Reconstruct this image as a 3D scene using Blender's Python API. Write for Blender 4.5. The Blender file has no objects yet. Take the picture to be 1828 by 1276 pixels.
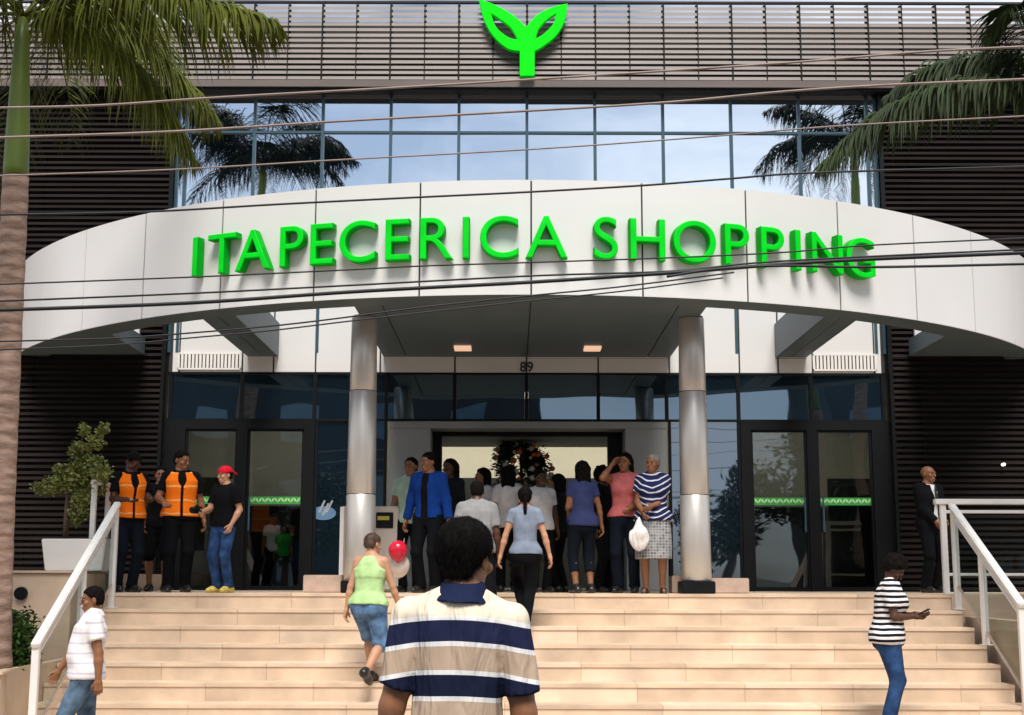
import bpy, bmesh, math, random
import numpy as np
from mathutils import Vector, Matrix
rnd = random.Random(7)
R = math.radians
sc = bpy.context.scene
col = sc.collection

# ------------------------------------------------------------------ camera
TH, FPX, CZ = R(9.27), 2400.0, 1.63
cam_d = bpy.data.cameras.new('camera'); cam = bpy.data.objects.new('camera', cam_d); col.objects.link(cam)
cam_d.sensor_width = 36; cam_d.lens = FPX/1828*36; cam_d.clip_end = 2000; cam_d.clip_start = 0.1
cam.location = (0, 0, CZ)
cam.rotation_euler = (Matrix.Rotation(R(90)+TH, 3, 'X') @ Matrix.Rotation(R(0.12), 3, 'Z')).to_euler()
sc.camera = cam
CT, ST = math.cos(TH), math.sin(TH)
def P(px, py, Y):
    u = (px-914)/FPX; v = (638-py)/FPX; d = CT-v*ST
    return Vector((u*Y/d, Y, CZ+Y*(ST+v*CT)/d))
def proj(p):
    x, y, z = p[0], p[1], p[2]-CZ
    d = y*CT+z*ST
    return 914+FPX*x/d, 638-FPX*(z*CT-y*ST)/d

# ------------------------------------------------------------------ world + sun
SUN_EL, SUN_AZ = R(57), R(4)       # sun behind the camera, a little to the left
w = bpy.data.worlds.new('World'); sc.world = w; w.use_nodes = True
nt = w.node_tree; nt.nodes.clear()
out = nt.nodes.new('ShaderNodeOutputWorld'); bg = nt.nodes.new('ShaderNodeBackground')
sky = nt.nodes.new('ShaderNodeTexSky'); sky.sky_type = 'NISHITA'; sky.sun_disc = False
sky.sun_elevation = SUN_EL; sky.sun_rotation = R(180)+SUN_AZ; sky.dust_density = 1.5
tc = nt.nodes.new('ShaderNodeTexCoord'); mp = nt.nodes.new('ShaderNodeMapping'); mp.inputs['Scale'].default_value = (1, 1, 2.6)
nz = nt.nodes.new('ShaderNodeTexNoise'); nz.inputs['Scale'].default_value = 2.6; nz.inputs['Detail'].default_value = 7; nz.inputs['Roughness'].default_value = .55
rp = nt.nodes.new('ShaderNodeValToRGB'); rp.color_ramp.elements[0].position = .36; rp.color_ramp.elements[1].position = .60
mx = nt.nodes.new('ShaderNodeMixRGB'); mx.inputs[2].default_value = (9.6, 10.2, 11.4, 1)
nt.links.new(tc.outputs['Generated'], mp.inputs[0]); nt.links.new(mp.outputs[0], nz.inputs['Vector'])
nt.links.new(nz.outputs['Fac'], rp.inputs[0]); nt.links.new(rp.outputs[0], mx.inputs[0])
nt.links.new(sky.outputs[0], mx.inputs[1]); nt.links.new(mx.outputs[0], bg.inputs[0]); bg.inputs[1].default_value = .076
nt.links.new(bg.outputs[0], out.inputs[0])
sd = bpy.data.lights.new('sun', 'SUN'); sun = bpy.data.objects.new('sun', sd); col.objects.link(sun)
sd.energy = 3.7; sd.angle = R(24); sd.color = (1, .95, .88)
sdir = Vector((math.sin(SUN_AZ)*math.cos(SUN_EL), -math.cos(SUN_AZ)*math.cos(SUN_EL), math.sin(SUN_EL)))
sun.rotation_euler = sdir.to_track_quat('Z', 'Y').to_euler()
vs = sc.view_settings; vs.view_transform = 'Standard'; vs.look = 'None'; vs.gamma = 1; vs.exposure = 0.34
try: sc.cycles.max_bounces = 8; sc.cycles.transparent_max_bounces = 12
except Exception: pass

# ------------------------------------------------------------------ materials
def lin(c):
    return tuple(((x/255+.055)/1.055)**2.4 if x > 10 else x/255/12.92 for x in c)
def mat(name, c, rough=.6, var=.12, scale=6, bump=0, bscale=None, metal=0, spec=.5, emis=0, stretch=None, tex=True):
    m = bpy.data.materials.new(name); m.use_nodes = True; t = m.node_tree; b = t.nodes['Principled BSDF']
    b.inputs['Roughness'].default_value = rough; b.inputs['Metallic'].default_value = metal
    b.inputs['Specular IOR Level'].default_value = spec
    b.inputs['Base Color'].default_value = (*c, 1)
    if tex:
        g = t.nodes.new('ShaderNodeTexCoord'); n = t.nodes.new('ShaderNodeTexNoise'); n.inputs['Scale'].default_value = scale; n.inputs['Detail'].default_value = 6
        src = g.outputs['Object']
        if stretch:
            mpp = t.nodes.new('ShaderNodeMapping'); mpp.inputs['Scale'].default_value = stretch; t.links.new(src, mpp.inputs[0]); src = mpp.outputs[0]
        t.links.new(src, n.inputs['Vector'])
        r = t.nodes.new('ShaderNodeValToRGB'); r.color_ramp.elements[0].position = .3; r.color_ramp.elements[1].position = .7
        r.color_ramp.elements[0].color = (*[max(0, x*(1-var)) for x in c], 1); r.color_ramp.elements[1].color = (*[min(1, x*(1+var)) for x in c], 1)
        t.links.new(n.outputs['Fac'], r.inputs[0]); t.links.new(r.outputs[0], b.inputs['Base Color'])
        if bump:
            bn = t.nodes.new('ShaderNodeBump'); bn.inputs['Strength'].default_value = bump; bn.inputs['Distance'].default_value = .01
            n2 = t.nodes.new('ShaderNodeTexNoise'); n2.inputs['Scale'].default_value = bscale or scale*4; n2.inputs['Detail'].default_value = 4
            t.links.new(src, n2.inputs['Vector']); t.links.new(n2.outputs['Fac'], bn.inputs['Height']); t.links.new(bn.outputs[0], b.inputs['Normal'])
    if emis:
        b.inputs['Emission Color'].default_value = (*c, 1); b.inputs['Emission Strength'].default_value = emis
    return m
def glass(name, refl, tint, base=None, bump=.006, rough=.015, clear=.85):
    """reflective glazing: mirror share plus clear pane (base None) or a dark back-painted pane"""
    m = bpy.data.materials.new(name); m.use_nodes = True; t = m.node_tree; t.nodes.clear()
    o = t.nodes.new('ShaderNodeOutputMaterial'); mixs = t.nodes.new('ShaderNodeMixShader'); gl = t.nodes.new('ShaderNodeBsdfGlossy')
    gl.inputs['Color'].default_value = (*tint, 1); gl.inputs['Roughness'].default_value = rough
    if base is None: bs = t.nodes.new('ShaderNodeBsdfTransparent'); bs.inputs[0].default_value = (clear*.96, clear, clear, 1)
    else: bs = t.nodes.new('ShaderNodeBsdfDiffuse'); bs.inputs[0].default_value = (*base, 1)
    g = t.nodes.new('ShaderNodeTexCoord'); n = t.nodes.new('ShaderNodeTexNoise'); n.inputs['Scale'].default_value = .9; n.inputs['Detail'].default_value = 1
    bp = t.nodes.new('ShaderNodeBump'); bp.inputs['Strength'].default_value = 1; bp.inputs['Distance'].default_value = bump
    t.links.new(g.outputs['Object'], n.inputs['Vector']); t.links.new(n.outputs['Fac'], bp.inputs['Height']); t.links.new(bp.outputs[0], gl.inputs['Normal'])
    mixs.inputs[0].default_value = refl
    t.links.new(bs.outputs[0], mixs.inputs[1]); t.links.new(gl.outputs[0], mixs.inputs[2]); t.links.new(mixs.outputs[0], o.inputs[0])
    return m
M = {}
M['stone'] = mat('peach_stone', (.64, .485, .345), .6, .20, 1.7, .15, 60)
M['stone_dark'] = mat('riser_stone', (.61, .465, .335), .6, .2, 2.3, .15, 60)
M['stone_b'] = mat('peach_stone_pale', (.67, .52, .385), .6, .20, 1.7, .15, 60)
M['stone_c'] = mat('peach_stone_warm', (.60, .45, .32), .6, .20, 2.1, .15, 60)
M['grout'] = mat('grout', (.30, .18, .11), .9, .1)
M['pinkstone'] = mat('pink_stone', (.52, .38, .30), .5, .12, 8, .1, 60)
M['pave'] = mat('paving', (.50, .37, .28), .8, .15, 2, .2, 40)
M['asphalt'] = mat('asphalt', (.055, .055, .055), .9, .25, 4, .5, 120)
M['kerb'] = mat('kerb', (.4, .38, .35), .85, .15, 5, .3, 50)
M['panel'] = mat('white_composite_panel', (.70, .70, .685), .34, .03, .8, .03, 3)
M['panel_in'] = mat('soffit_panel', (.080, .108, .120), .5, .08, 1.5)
M['seam'] = mat('seam', (.035, .035, .035), .8, .1)
M['colm'] = mat('column_cladding', (.60, .57, .52), .36, .08, 3, .03, 8, metal=.55, stretch=(1, 1, .25))
M['black'] = mat('black_frame', (.004, .005, .006), .5, .2, 5, spec=.2)
M['mull'] = mat('mullion_steel', (.035, .085, .115), .4, .1, 5)
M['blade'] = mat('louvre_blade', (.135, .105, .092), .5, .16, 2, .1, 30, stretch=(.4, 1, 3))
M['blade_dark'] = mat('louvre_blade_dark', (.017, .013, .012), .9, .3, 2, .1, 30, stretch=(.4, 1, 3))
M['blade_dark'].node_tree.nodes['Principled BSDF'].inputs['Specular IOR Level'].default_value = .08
M['backing'] = mat('louvre_backing', (.004, .004, .004), .9, .2, 3)
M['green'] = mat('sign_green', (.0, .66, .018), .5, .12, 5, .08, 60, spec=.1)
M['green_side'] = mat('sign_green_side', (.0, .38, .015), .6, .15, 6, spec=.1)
M['lime'] = mat('logo_green', (.0, .82, .006), .5, .08, 5, emis=.06, spec=.1)
M['glass_up'] = glass('mirror_glass', .97, (.86, .94, 1.0), (.02, .04, .07))
M['glass_low'] = glass('tinted_glass', .24, (.75, .88, 1.0), (.006, .012, .018))
M['glass_mid'] = glass('dark_band_glass', .24, (.6, .82, 1.0), (.004, .010, .016))
M['glass_door'] = glass('door_glass', .09, (.9, 1, 1), clear=.62)
M['glass_rail'] = glass('rail_glass', .035, (.9, 1, .95))
M['white'] = mat('white_paint', (.80, .78, .74), .35, .04, 5)
M['cream'] = mat('cream_wall', (.74, .70, .58), .7, .06, 2)
M['hall_grey'] = mat('hall_grey', (.30, .33, .33), .7, .08, 2)
M['hall_floor'] = mat('hall_floor', (.25, .23, .2), .25, .08, 2)
M['jamb'] = mat('portal_panel', (.26, .275, .27), .5, .06, 2)
M['kiosk'] = mat('kiosk_beige', (.52, .46, .40), .45, .05, 4)
def ringed(m, per, amt):
    t = m.node_tree; b = t.nodes['Principled BSDF']; g = t.nodes.new('ShaderNodeTexCoord'); w_ = t.nodes.new('ShaderNodeTexWave'); w_.bands_direction = 'Z'
    w_.inputs['Scale'].default_value = per; w_.inputs['Distortion'].default_value = 2.2; w_.inputs['Detail'].default_value = 3; w_.inputs['Detail Scale'].default_value = 2
    t.links.new(g.outputs['Object'], w_.inputs['Vector']); bp_ = t.nodes.new('ShaderNodeBump'); bp_.inputs['Strength'].default_value = .8; bp_.inputs['Distance'].default_value = amt
    t.links.new(w_.outputs['Fac'], bp_.inputs['Height']); t.links.new(b.inputs['Normal'].links[0].from_socket, bp_.inputs['Normal']); t.links.new(bp_.outputs[0], b.inputs['Normal'])
M['trunk'] = mat('palm_trunk', (.30, .20, .15), .9, .35, 6, .9, 25, stretch=(1, 1, 4))
ringed(M['trunk'], 2.2, .02)
M['crownshaft'] = mat('crownshaft', (.10, .15, .012), .45, .25, 3, .2, 20, stretch=(1, 1, .4))
M['frond_k'] = mat('palm_leaf_deep', (.006, .012, .006), .6, .5, 2.5, spec=.1)
M['frond'] = mat('palm_leaf', (.068, .080, .008), .6, .5, 2.5, spec=.12)
M['frond_d'] = mat('palm_leaf_dark', (.026, .040, .015), .6, .5, 2.5, spec=.12)
M['leaf'] = mat('leaf', (.06, .12, .018), .5, .5, 5)
M['leaf_y'] = mat('leaf_olive', (.19, .21, .045), .5, .45, 6)
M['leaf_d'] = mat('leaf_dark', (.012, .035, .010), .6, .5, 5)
M['bark'] = mat('bark', (.10, .07, .045), .9, .3, 8, .8, 30)
M['soil'] = mat('red_soil', (.28, .09, .04), .95, .3, 12, .8, 50)
M['wire'] = mat('cable_black', (.012, .013, .015), .6, .2, 8)
M['wire_l'] = mat('cable_grey', (.28, .21, .18), .6, .15, 8)
M['lampglow'] = mat('lamp_glow', (1, .62, .42), .4, tex=False, emis=.55)
M['whiteglow'] = mat('hall_fill_light', (1, .95, .8), .4, tex=False, emis=4)  # emission for the fill panels added inside the hall
M['spot'] = mat('spot_glow', (1, 1, .95), .4, tex=False, emis=2)
M['bluelogo'] = mat('logo_blue', (.10, .20, .33), .5, .08, 5)
M['greylogo'] = mat('logo_grey', (.30, .32, .34), .5, .08, 5)
M['sticker'] = mat('sticker_green', (.04, .30, .05), .5, .1, 8)
M['sticker_l'] = mat('sticker_pale', (.42, .72, .35), .5, .1, 8)
M['bag'] = mat('plastic_bag', (.78, .76, .73), .35, .08, 20, .6, 25)
M['red'] = mat('balloon_red', (.55, .01, .035), .18, .05, 4)
M['balw'] = mat('balloon_white', (.62, .55, .48), .2, .05, 4)

# ------------------------------------------------------------------ mesh helpers
def tag(o, label=None, cat=None, group=None, kind=None):
    if label: o['label'] = label
    if cat: o['category'] = cat
    if group: o['group'] = group
    if kind: o['kind'] = kind
    return o
def empty(name, loc=(0, 0, 0), rz=0):
    o = bpy.data.objects.new(name, None); o.location = loc; o.rotation_euler = (0, 0, rz); col.objects.link(o); return o
def link(name, me, m, parent=None, smooth=False):
    o = bpy.data.objects.new(name, me); col.objects.link(o)
    for mm in (m if isinstance(m, (list, tuple)) else [m]): me.materials.append(mm if not isinstance(mm, str) else M[mm])
    if parent is not None: o.parent = parent
    if smooth: me.polygons.foreach_set('use_smooth', [True]*len(me.polygons))
    return o
class MB:
    def __init__(s): s.v = []; s.f = []; s.mi = []
    def add(s, vs, fs, mi=0):
        n = len(s.v); s.v += [tuple(v) for v in vs]; s.f += [tuple(i+n for i in f) for f in fs]; s.mi += [mi]*len(fs); return s
    def box(s, x0, x1, y0, y1, z0, z1, mi=0):
        v = [(x, y, z) for z in (z0, z1) for y in (y0, y1) for x in (x0, x1)]
        return s.add(v, [(0, 2, 3, 1), (4, 5, 7, 6), (0, 1, 5, 4), (2, 6, 7, 3), (0, 4, 6, 2), (1, 3, 7, 5)], mi)
    def tube(s, pts, rad, n=8, mi=0, cap=True):
        pts = [Vector(p) for p in pts]; rs = rad if isinstance(rad, (list, tuple)) else [rad]*len(pts)
        rings = []; up = Vector((0, 0, 1))
        for i, p in enumerate(pts):
            d = (pts[min(i+1, len(pts)-1)]-pts[max(i-1, 0)]).normalized()
            a = d.cross(up) if abs(d.z) < .98 else d.cross(Vector((0, 1, 0)))
            a.normalize(); b = a.cross(d)
            rings.append([p+(a*math.cos(2*math.pi*k/n)+b*math.sin(2*math.pi*k/n))*rs[i] for k in range(n)])
        vs = [q for r in rings for q in r]; fs = []
        for i in range(len(pts)-1):
            for k in range(n):
                k2 = (k+1) % n; fs.append((i*n+k, i*n+k2, (i+1)*n+k2, (i+1)*n+k))
        if cap: fs.append(tuple(range(n))[::-1]); fs.append(tuple((len(pts)-1)*n+k for k in range(n)))
        return s.add(vs, fs, mi)
    def beam(s, p, q, wx, wz, mi=0):
        """square section bar from p to q (roughly along any direction), wx across, wz in the vertical plane"""
        p, q = Vector(p), Vector(q); d = (q-p).normalized(); a = d.cross(Vector((0, 0, 1)))
        if a.length < 1e-4: a = Vector((1, 0, 0))
        a.normalize(); b = a.cross(d); vs = []
        for c in (p, q):
            for sa, sb in ((-1, -1), (1, -1), (1, 1), (-1, 1)): vs.append(c+a*sa*wx/2+b*sb*wz/2)
        return s.add(vs, [(0, 1, 2, 3), (7, 6, 5, 4), (0, 4, 5, 1), (1, 5, 6, 2), (2, 6, 7, 3), (3, 7, 4, 0)], mi)
    def lathe(s, cx, cy, prof, n=32, mi=0, sx=1, sy=1):
        vs = [(cx+r*math.cos(2*math.pi*k/n)*sx, cy+r*math.sin(2*math.pi*k/n)*sy, z) for r, z in prof for k in range(n)]
        fs = [(i*n+k, i*n+(k+1) % n, (i+1)*n+(k+1) % n, (i+1)*n+k) for i in range(len(prof)-1) for k in range(n)]
        return s.add(vs, fs, mi)
    def build(s, name, m, parent=None, smooth=False, bevel=0):
        me = bpy.data.meshes.new(name); me.from_pydata(s.v, [], s.f)
        if any(s.mi): me.polygons.foreach_set('material_index', s.mi)
        bm = bmesh.new(); bm.from_mesh(me); bmesh.ops.recalc_face_normals(bm, faces=bm.faces)
        if bevel: bmesh.ops.bevel(bm, geom=list(bm.edges), offset=bevel, segments=2, affect='EDGES', clamp_overlap=True)
        bm.to_mesh(me); bm.free(); me.update()
        return link(name, me, m, parent, smooth)
def struct(o): o['kind'] = 'structure'; return o

# ------------------------------------------------------------------ site levels
XC = .22                      # centre line of the building
LZ, RISE, TREAD, Y0 = 1.44, .18, .38, 16.2
YF = 19.7                     # facade plane
SXL, SXR = -4.85, 5.22
# ground
struct(MB().box(-300, 300, -300, 300, -.4, -.13).build('ground', 'asphalt'))
struct(MB().box(-60, 60, 9.2, 60, -.126, 0).build('pavement', 'pave'))
struct(MB().box(-60, 60, 9.0, 9.196, -.126, .004).build('kerb', 'kerb'))
struct(MB().box(-60, 60, -16, -9, -.126, .002).build('far_pavement', 'pave'))
# steps: each tread is a slab with a nosing that overhangs its riser
st = MB()
for k in range(0, 8):
    z = LZ-RISE*k; yf = Y0-TREAD*k
    xl, xr = (SXL, SXR) if k < 6 else (-9.5, 10.5)
    if k == 6: xl = SXL; xr = 9.5
    if k == 7: xl = SXL+.15; xr = 9.5
    back = yf+TREAD if k else YF-.25
    n = 9; 
    xs = [xl+(xr-xl)*i/n for i in range(n+1)]
    off = (k % 2)*.5*(xs[1]-xs[0])
    xs = [xl]+[x+off for x in xs[1:-1]]+[xr] if off else xs
    for a, b in zip(xs[:-1], xs[1:]):
        mi_ = rnd.choice((0, 0, 3, 4))
        st.box(a+.002, b-.002, yf, back+.012, z-.035, z, mi_)
        st.box(a+.0015, b-.0015, yf+.013, yf+.045, z-RISE+.0, z-.035, rnd.choice((1, 1, 3, 4)))
    st.box(xl+.003, xr-.003, yf+.046, back+.05, z-RISE-.02, z-.037, 2)
o = struct(st.build('steps', ['stone', 'stone_dark', 'grout', 'stone_b', 'stone_c']))

# ------------------------------------------------------------------ the building
bld = empty('shopping_centre', (XC, YF, LZ))
tag(bld, 'modern shopping centre with a curved white canopy, mirrored windows and dark louvred facade', 'building')
class Rel:      # parts are modelled in world coordinates, then hung under their thing
    pass
def hang(o, parent):
    o.parent = parent; o.matrix_parent_inverse = parent.matrix_world.inverted() if parent.type != 'EMPTY' else Matrix.Translation(-Vector(parent.location))
    return o
def hangw(o, parent, loc):
    o.parent = parent; o.matrix_parent_inverse = Matrix.Translation(-Vector(loc)); return o
def bp(mb, name, m, **k):
    return hang(mb.build(name, m, **k), bld)
def sub(mb, name, m, parent, **k):     # parent itself hangs from bld at identity world placement
    o = mb.build(name, m, **k); o.parent = parent; return o
Wz = 5.31
ZB = 4.62; ZS = 4.84
# louvre screens --------------------------------------------------------------
def louvres(x0, x1, y, z0, z1, pitch, h, m, posts, tilt=.035, dep=.05, front=False):
    mb = MB(); z = z0
    while z < z1-h:
        vs = [(x0, y, z), (x1, y, z), (x1, y+.02, z+h), (x0, y+.02, z+h), (x0, y+dep, z+tilt), (x1, y+dep, z+tilt), (x1, y+dep+.02, z+h+.012), (x0, y+dep+.02, z+h+.012)]
        jj = rnd.uniform(-.0035, .0035); ja = rnd.uniform(-.003, .003); vs = [(x, yy, zz+jj+(ja if x == x1 else -ja)) for x, yy, zz in vs]
        mb.add(vs, [(0, 1, 2, 3), (4, 7, 6, 5), (0, 4, 5, 1), (3, 2, 6, 7), (0, 3, 7, 4), (1, 5, 6, 2)])
        z += pitch
    for px_ in posts:
        mb.box(px_-.02, px_+.02, y+dep+.022, y+dep+.08, z0-.02, z1, 1)
        if front: hw_ = .012 if abs((px_-XC)/.519) % 2 < .5 else .007; mb.box(px_-hw_, px_+hw_, y-.006, y+.03, z0-.02, z1, 1)
    return mb
ZT = 10.27; ZG = 8.90
TOPX0, TOPX1 = -9.5, 10.0
posts = [XC+1.038*.5*i for i in range(-18, 19)]
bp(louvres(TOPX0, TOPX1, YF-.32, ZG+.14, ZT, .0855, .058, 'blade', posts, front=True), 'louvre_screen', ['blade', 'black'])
t = MB().box(TOPX0, TOPX1, YF-.34, YF-.30, ZG+.02, ZG+.125)
bp(t, 'fascia_strip', 'blade')
bp(MB().box(TOPX0, TOPX1, YF-.3, YF-.02, ZG-.02, ZG+.02), 'head_flashing', 'black')
bp(MB().box(TOPX0, TOPX1, YF+.14, YF+.24, ZG+.03, ZT-.17).box(TOPX0, TOPX1, YF-.32, YF-.26, ZT+.0, ZT+.03), 'parapet_wall', mat('parapet_render', (.03, .025, .022), .8, .12, 2))
for s, xa, xb in ((-1, -9.5, XC-Wz-.02), (1, XC+Wz+.02, 10.0)):
    ps = [xa+.5+1.9*i for i in range(3)]
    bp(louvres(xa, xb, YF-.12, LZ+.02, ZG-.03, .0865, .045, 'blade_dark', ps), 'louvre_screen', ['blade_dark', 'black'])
    bp(MB().box(xa, xb, YF+.0, YF+.1, LZ, ZG-.02), 'backing_wall', 'backing')
    bp(MB().box(xb-.05 if s < 0 else xa, xb if s < 0 else xa+.05, YF-.17, YF-.121, LZ, ZG-.04), 'corner_trim', 'mull' if 0 else 'black')
# curtain wall above the canopy ------------------------------------------------
cw = MB(); zt = ZG-.03; zm = 8.31; zb = 4.9
xs = [XC-Wz]+[XC+1.038*i for i in range(-5, 6)]+[XC+Wz]
xs = sorted(set(round(x, 3) for x in xs))
for x in xs: cw.box(x-.022, x+.022, YF-.035, YF+.03, zb, zt)
rowsz = [(zb, 6.35), (6.35, zm), (zm, zt)]
for z in (6.35, zm):
    for a, b in zip(xs[:-1], xs[1:]): cw.box(a+.022, b-.022, YF-.03, YF+.03, z-.018, z+.018)
win = bp(cw, 'window_wall', 'mull')
for a, b in zip(xs[:-1], xs[1:]):
    for z0, z1 in rowsz[1:]:
        j = rnd.uniform(-.0022, .0022); j2 = rnd.uniform(-.0025, .0025)
        pm = MB().add([(a+.022, YF+.004+j+j2, z0+.018), (b-.022, YF+.004-j+j2, z0+.018), (b-.022, YF+.004-j-j2, z1-.018), (a+.022, YF+.004+j-j2, z1-.018)], [(0, 1, 2, 3)])
        sub(pm, 'pane', 'glass_up', win)
# white band under the canopy ---------------------------------------------------
wl = [XC-Wz+.05, XC-Wz+.16, P(435, 600, YF).x, P(490, 600, YF).x, P(565, 600, YF).x, P(680, 600, YF).x, P(812, 690, YF).x, P(940, 690, YF).x, P(1068, 690, YF).x, P(1195, 690, YF).x, P(1318, 600, YF).x, P(1387, 600, YF).x, P(1448, 600, YF).x, XC+Wz-.16, XC+Wz-.05]
wb = MB()
for a, b in zip(wl[:-1], wl[1:]):
    wb.box(a+.012, b-.012, YF-.03, YF+.1, ZB, 6.30)
bp(wb, 'wall_cladding', 'panel', bevel=.006)
bp(MB().box(XC-Wz, XC+Wz, YF+.0, YF+.09, ZB+.01, 6.29), 'cladding_joint', 'seam')
for x0, x1 in ((320, 430), (1452, 1562)):
    a = P(x0, 650, YF).x; b = P(x1, 650, YF).x; g = MB(); n = 17
    g.box(a, b, YF-.052, YF-.034, ZB+.25, ZB+.275); g.box(a, b, YF-.052, YF-.034, ZB+.035, ZB+.06)
    gw = (b-a)/n
    for i in range(n+1): g.box(a+gw*i-.018, a+gw*i+.018, YF-.051, YF-.036, ZB+.062, ZB+.248)
    v = bp(g, 'vent_grille', 'white')
    sub(MB().box(a, b, YF-.034, YF-.0305, ZB+.06, ZB+.25), 'vent_opening', 'seam', v)
for s in (-1, 1):        # small white cladding beside the outer soffits
    a, b = sorted((XC+s*5.72, XC+s*6.35))
    bp(MB().box(a, b, YF-.19, YF-.125, 4.87, 6.2), 'wall_cladding', 'panel', bevel=.006)
# dark glass band ---------------------------------------------------------------
ZD = 3.90
gb = MB()
gx = [XC-Wz+.05]+[P(p, 710, YF).x for p in (432, 562, 690, 812, 940, 1068, 1190, 1318, 1448)]+[XC+Wz-.05]
for x in gx: gb.box(x-.025, x+.025, YF-.03, YF+.05, ZD+.03, ZB-.03)
gb.box(XC-Wz, XC+Wz, YF-.035, YF+.05, ZB-.03, ZB-.001); gb.box(XC-Wz, XC+Wz, YF-.035, YF+.05, ZD, ZD+.03)
tr = bp(gb, 'transom_window', 'black')
for a, b in zip(gx[:-1], gx[1:]):
    sub(MB().box(a+.026, b-.026, YF+.004, YF+.014, ZD+.032, ZB-.032), 'pane', 'glass_mid', tr)
# ground-floor glazing and doors -------------------------------------------------
def X(px, py=900): return P(px, py, YF).x
def leaf_pane(a, b, z0, z1, parent, m): return sub(MB().box(a+.001, b-.001, YF+.004, YF+.014, z0+.001, z1-.001), 'pane', m, parent)
zdt = 3.775; zdb = 1.50
def doors(xa, xb, p1, p2, handles):
    """black framed pair: two leaves in a deep frame"""
    fr = MB(); fr.box(xa, xb, YF-.06, YF+.06, zdt, ZD-.002)
    fr.box(xa, p1[0], YF-.06, YF+.06, LZ, zdt); fr.box(p1[1], p2[0], YF-.06, YF+.06, LZ, zdt); fr.box(p2[1], xb, YF-.06, YF+.06, LZ, zdt)
    bp(fr, 'door_frame', 'black')
    for (a, b), hs in zip((p1, p2), handles):
        d = MB().box(a+.002, b-.002, YF-.03, YF+.03, LZ+.005, zdb); d.box(a+.002, a+.03, YF-.03, YF+.03, zdb, zdt-.003); d.box(b-.03, b-.002, YF-.03, YF+.03, zdb, zdt-.003); d.box(a+.03, b-.03, YF-.03, YF+.03, zdt-.03, zdt-.003)
        dd = bp(d, 'door', 'black')
        leaf_pane(a+.03, b-.03, zdb, zdt-.03, dd, 'glass_door')
        zs = CZ+(P(0, 893, YF).z-CZ)
        s = MB().box(a+.032, b-.032, YF-.002, YF+.0025, zs-.055, zs+.055, 0)
        n = 8; w_ = (b-a-.08)/n
        for i in range(n):
            cx = a+.04+w_*(i+.5); y = YF-.0045
            for sg in (-1, 1):
                s.add([(cx, y, zs-.03), (cx+sg*.038, y, zs+.0), (cx+sg*.045, y, zs+.04), (cx+sg*.012, y, zs+.02)], [(0, 1, 2, 3)], 1)
        sub(s, 'sticker_band', ['sticker', 'sticker_l'], dd)
        hx = (b-.06) if hs > 0 else (a+.06)
        h = MB().tube([(hx, YF-.08, LZ+.85), (hx, YF-.08, LZ+1.35)], .014); h.tube([(hx, YF-.08, LZ+.9), (hx, YF-.03, LZ+.9)], .01); h.tube([(hx, YF-.08, LZ+1.3), (hx, YF-.03, LZ+1.3)], .01)
        sub(h, 'handle', 'mull', dd)
doors(XC-Wz, X(560), (X(328), X(421)), (X(440), X(541)), (1, -1))
doors(X(1325), XC+Wz, (X(1343), X(1443)), (X(1461), X(1560)), (1, -1))
# side lights next to the columns
for a, b, m in ((X(560)+.003, X(690)-.004, 'glass_mid'), (X(1195)+.004, X(1325)-.003, 'glass_low')):
    f = MB().box(a, a+.04, YF-.03, YF+.05, LZ, ZD-.002).box(b-.04, b, YF-.03, YF+.05, LZ, ZD-.002).box(a+.04, b-.04, YF-.03, YF+.05, LZ, LZ+.08)
    wf = bp(f, 'window', 'black'); leaf_pane(a+.04, b-.04, LZ+.08, ZD-.004, wf, m)
# logo on the left side light
lg = MB(); c = P(578, 912, YF); y = YF-.004
n = 28; lg.add([(c.x+.185*math.cos(2*math.pi*i/n), y, c.z-.03+.10*math.sin(2*math.pi*i/n)) for i in range(n)], [tuple(range(n))], 0)
for i, dx in enumerate((-.055, .0, .055)):
    z0 = c.z+[.0, -.04, .0][i]; lg.add([(c.x+dx-.028, y-.002, z0-.02), (c.x+dx+.010, y-.002, z0-.02), (c.x+dx+.085, y-.002, z0+.15), (c.x+dx+.06, y-.002, z0+.16)], [(0, 1, 2, 3)], 1)
bp(lg, 'window_emblem', ['bluelogo', 'greylogo'])
# entrance portal -----------------------------------------------------------------
pa, pb, pc, pd = X(697, 850), X(770, 850), X(1115, 850), X(1188, 850)
zh = P(0, 764, YF-.2).z; zp = P(0, 752, YF-.2).z
por = MB().box(pa, pb, YF-.22, YF+.5, LZ, zh).box(pc, pd, YF-.22, YF+.5, LZ, zh).box(pa, pd, YF-.222, YF+.5, zh, zp)
bp(por, 'portal', 'jamb', bevel=.008)
ia, ib = X(787, 850), X(1088, 850)
bp(MB().box(pb+.002, ia-.05, YF+.3, YF+.36, LZ, zh-.06).box(ia-.05, ia, YF+.25, YF+.4, LZ, zh-.06).box(ib, ib+.05, YF+.25, YF+.4, LZ, zh-.06).box(ib+.05, pc-.002, YF+.3, YF+.36, LZ, zh-.06).box(pb+.002, pc-.002, YF+.25, YF+.4, zh-.06, zh-.001), 'portal_frame', ['black'])
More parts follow.
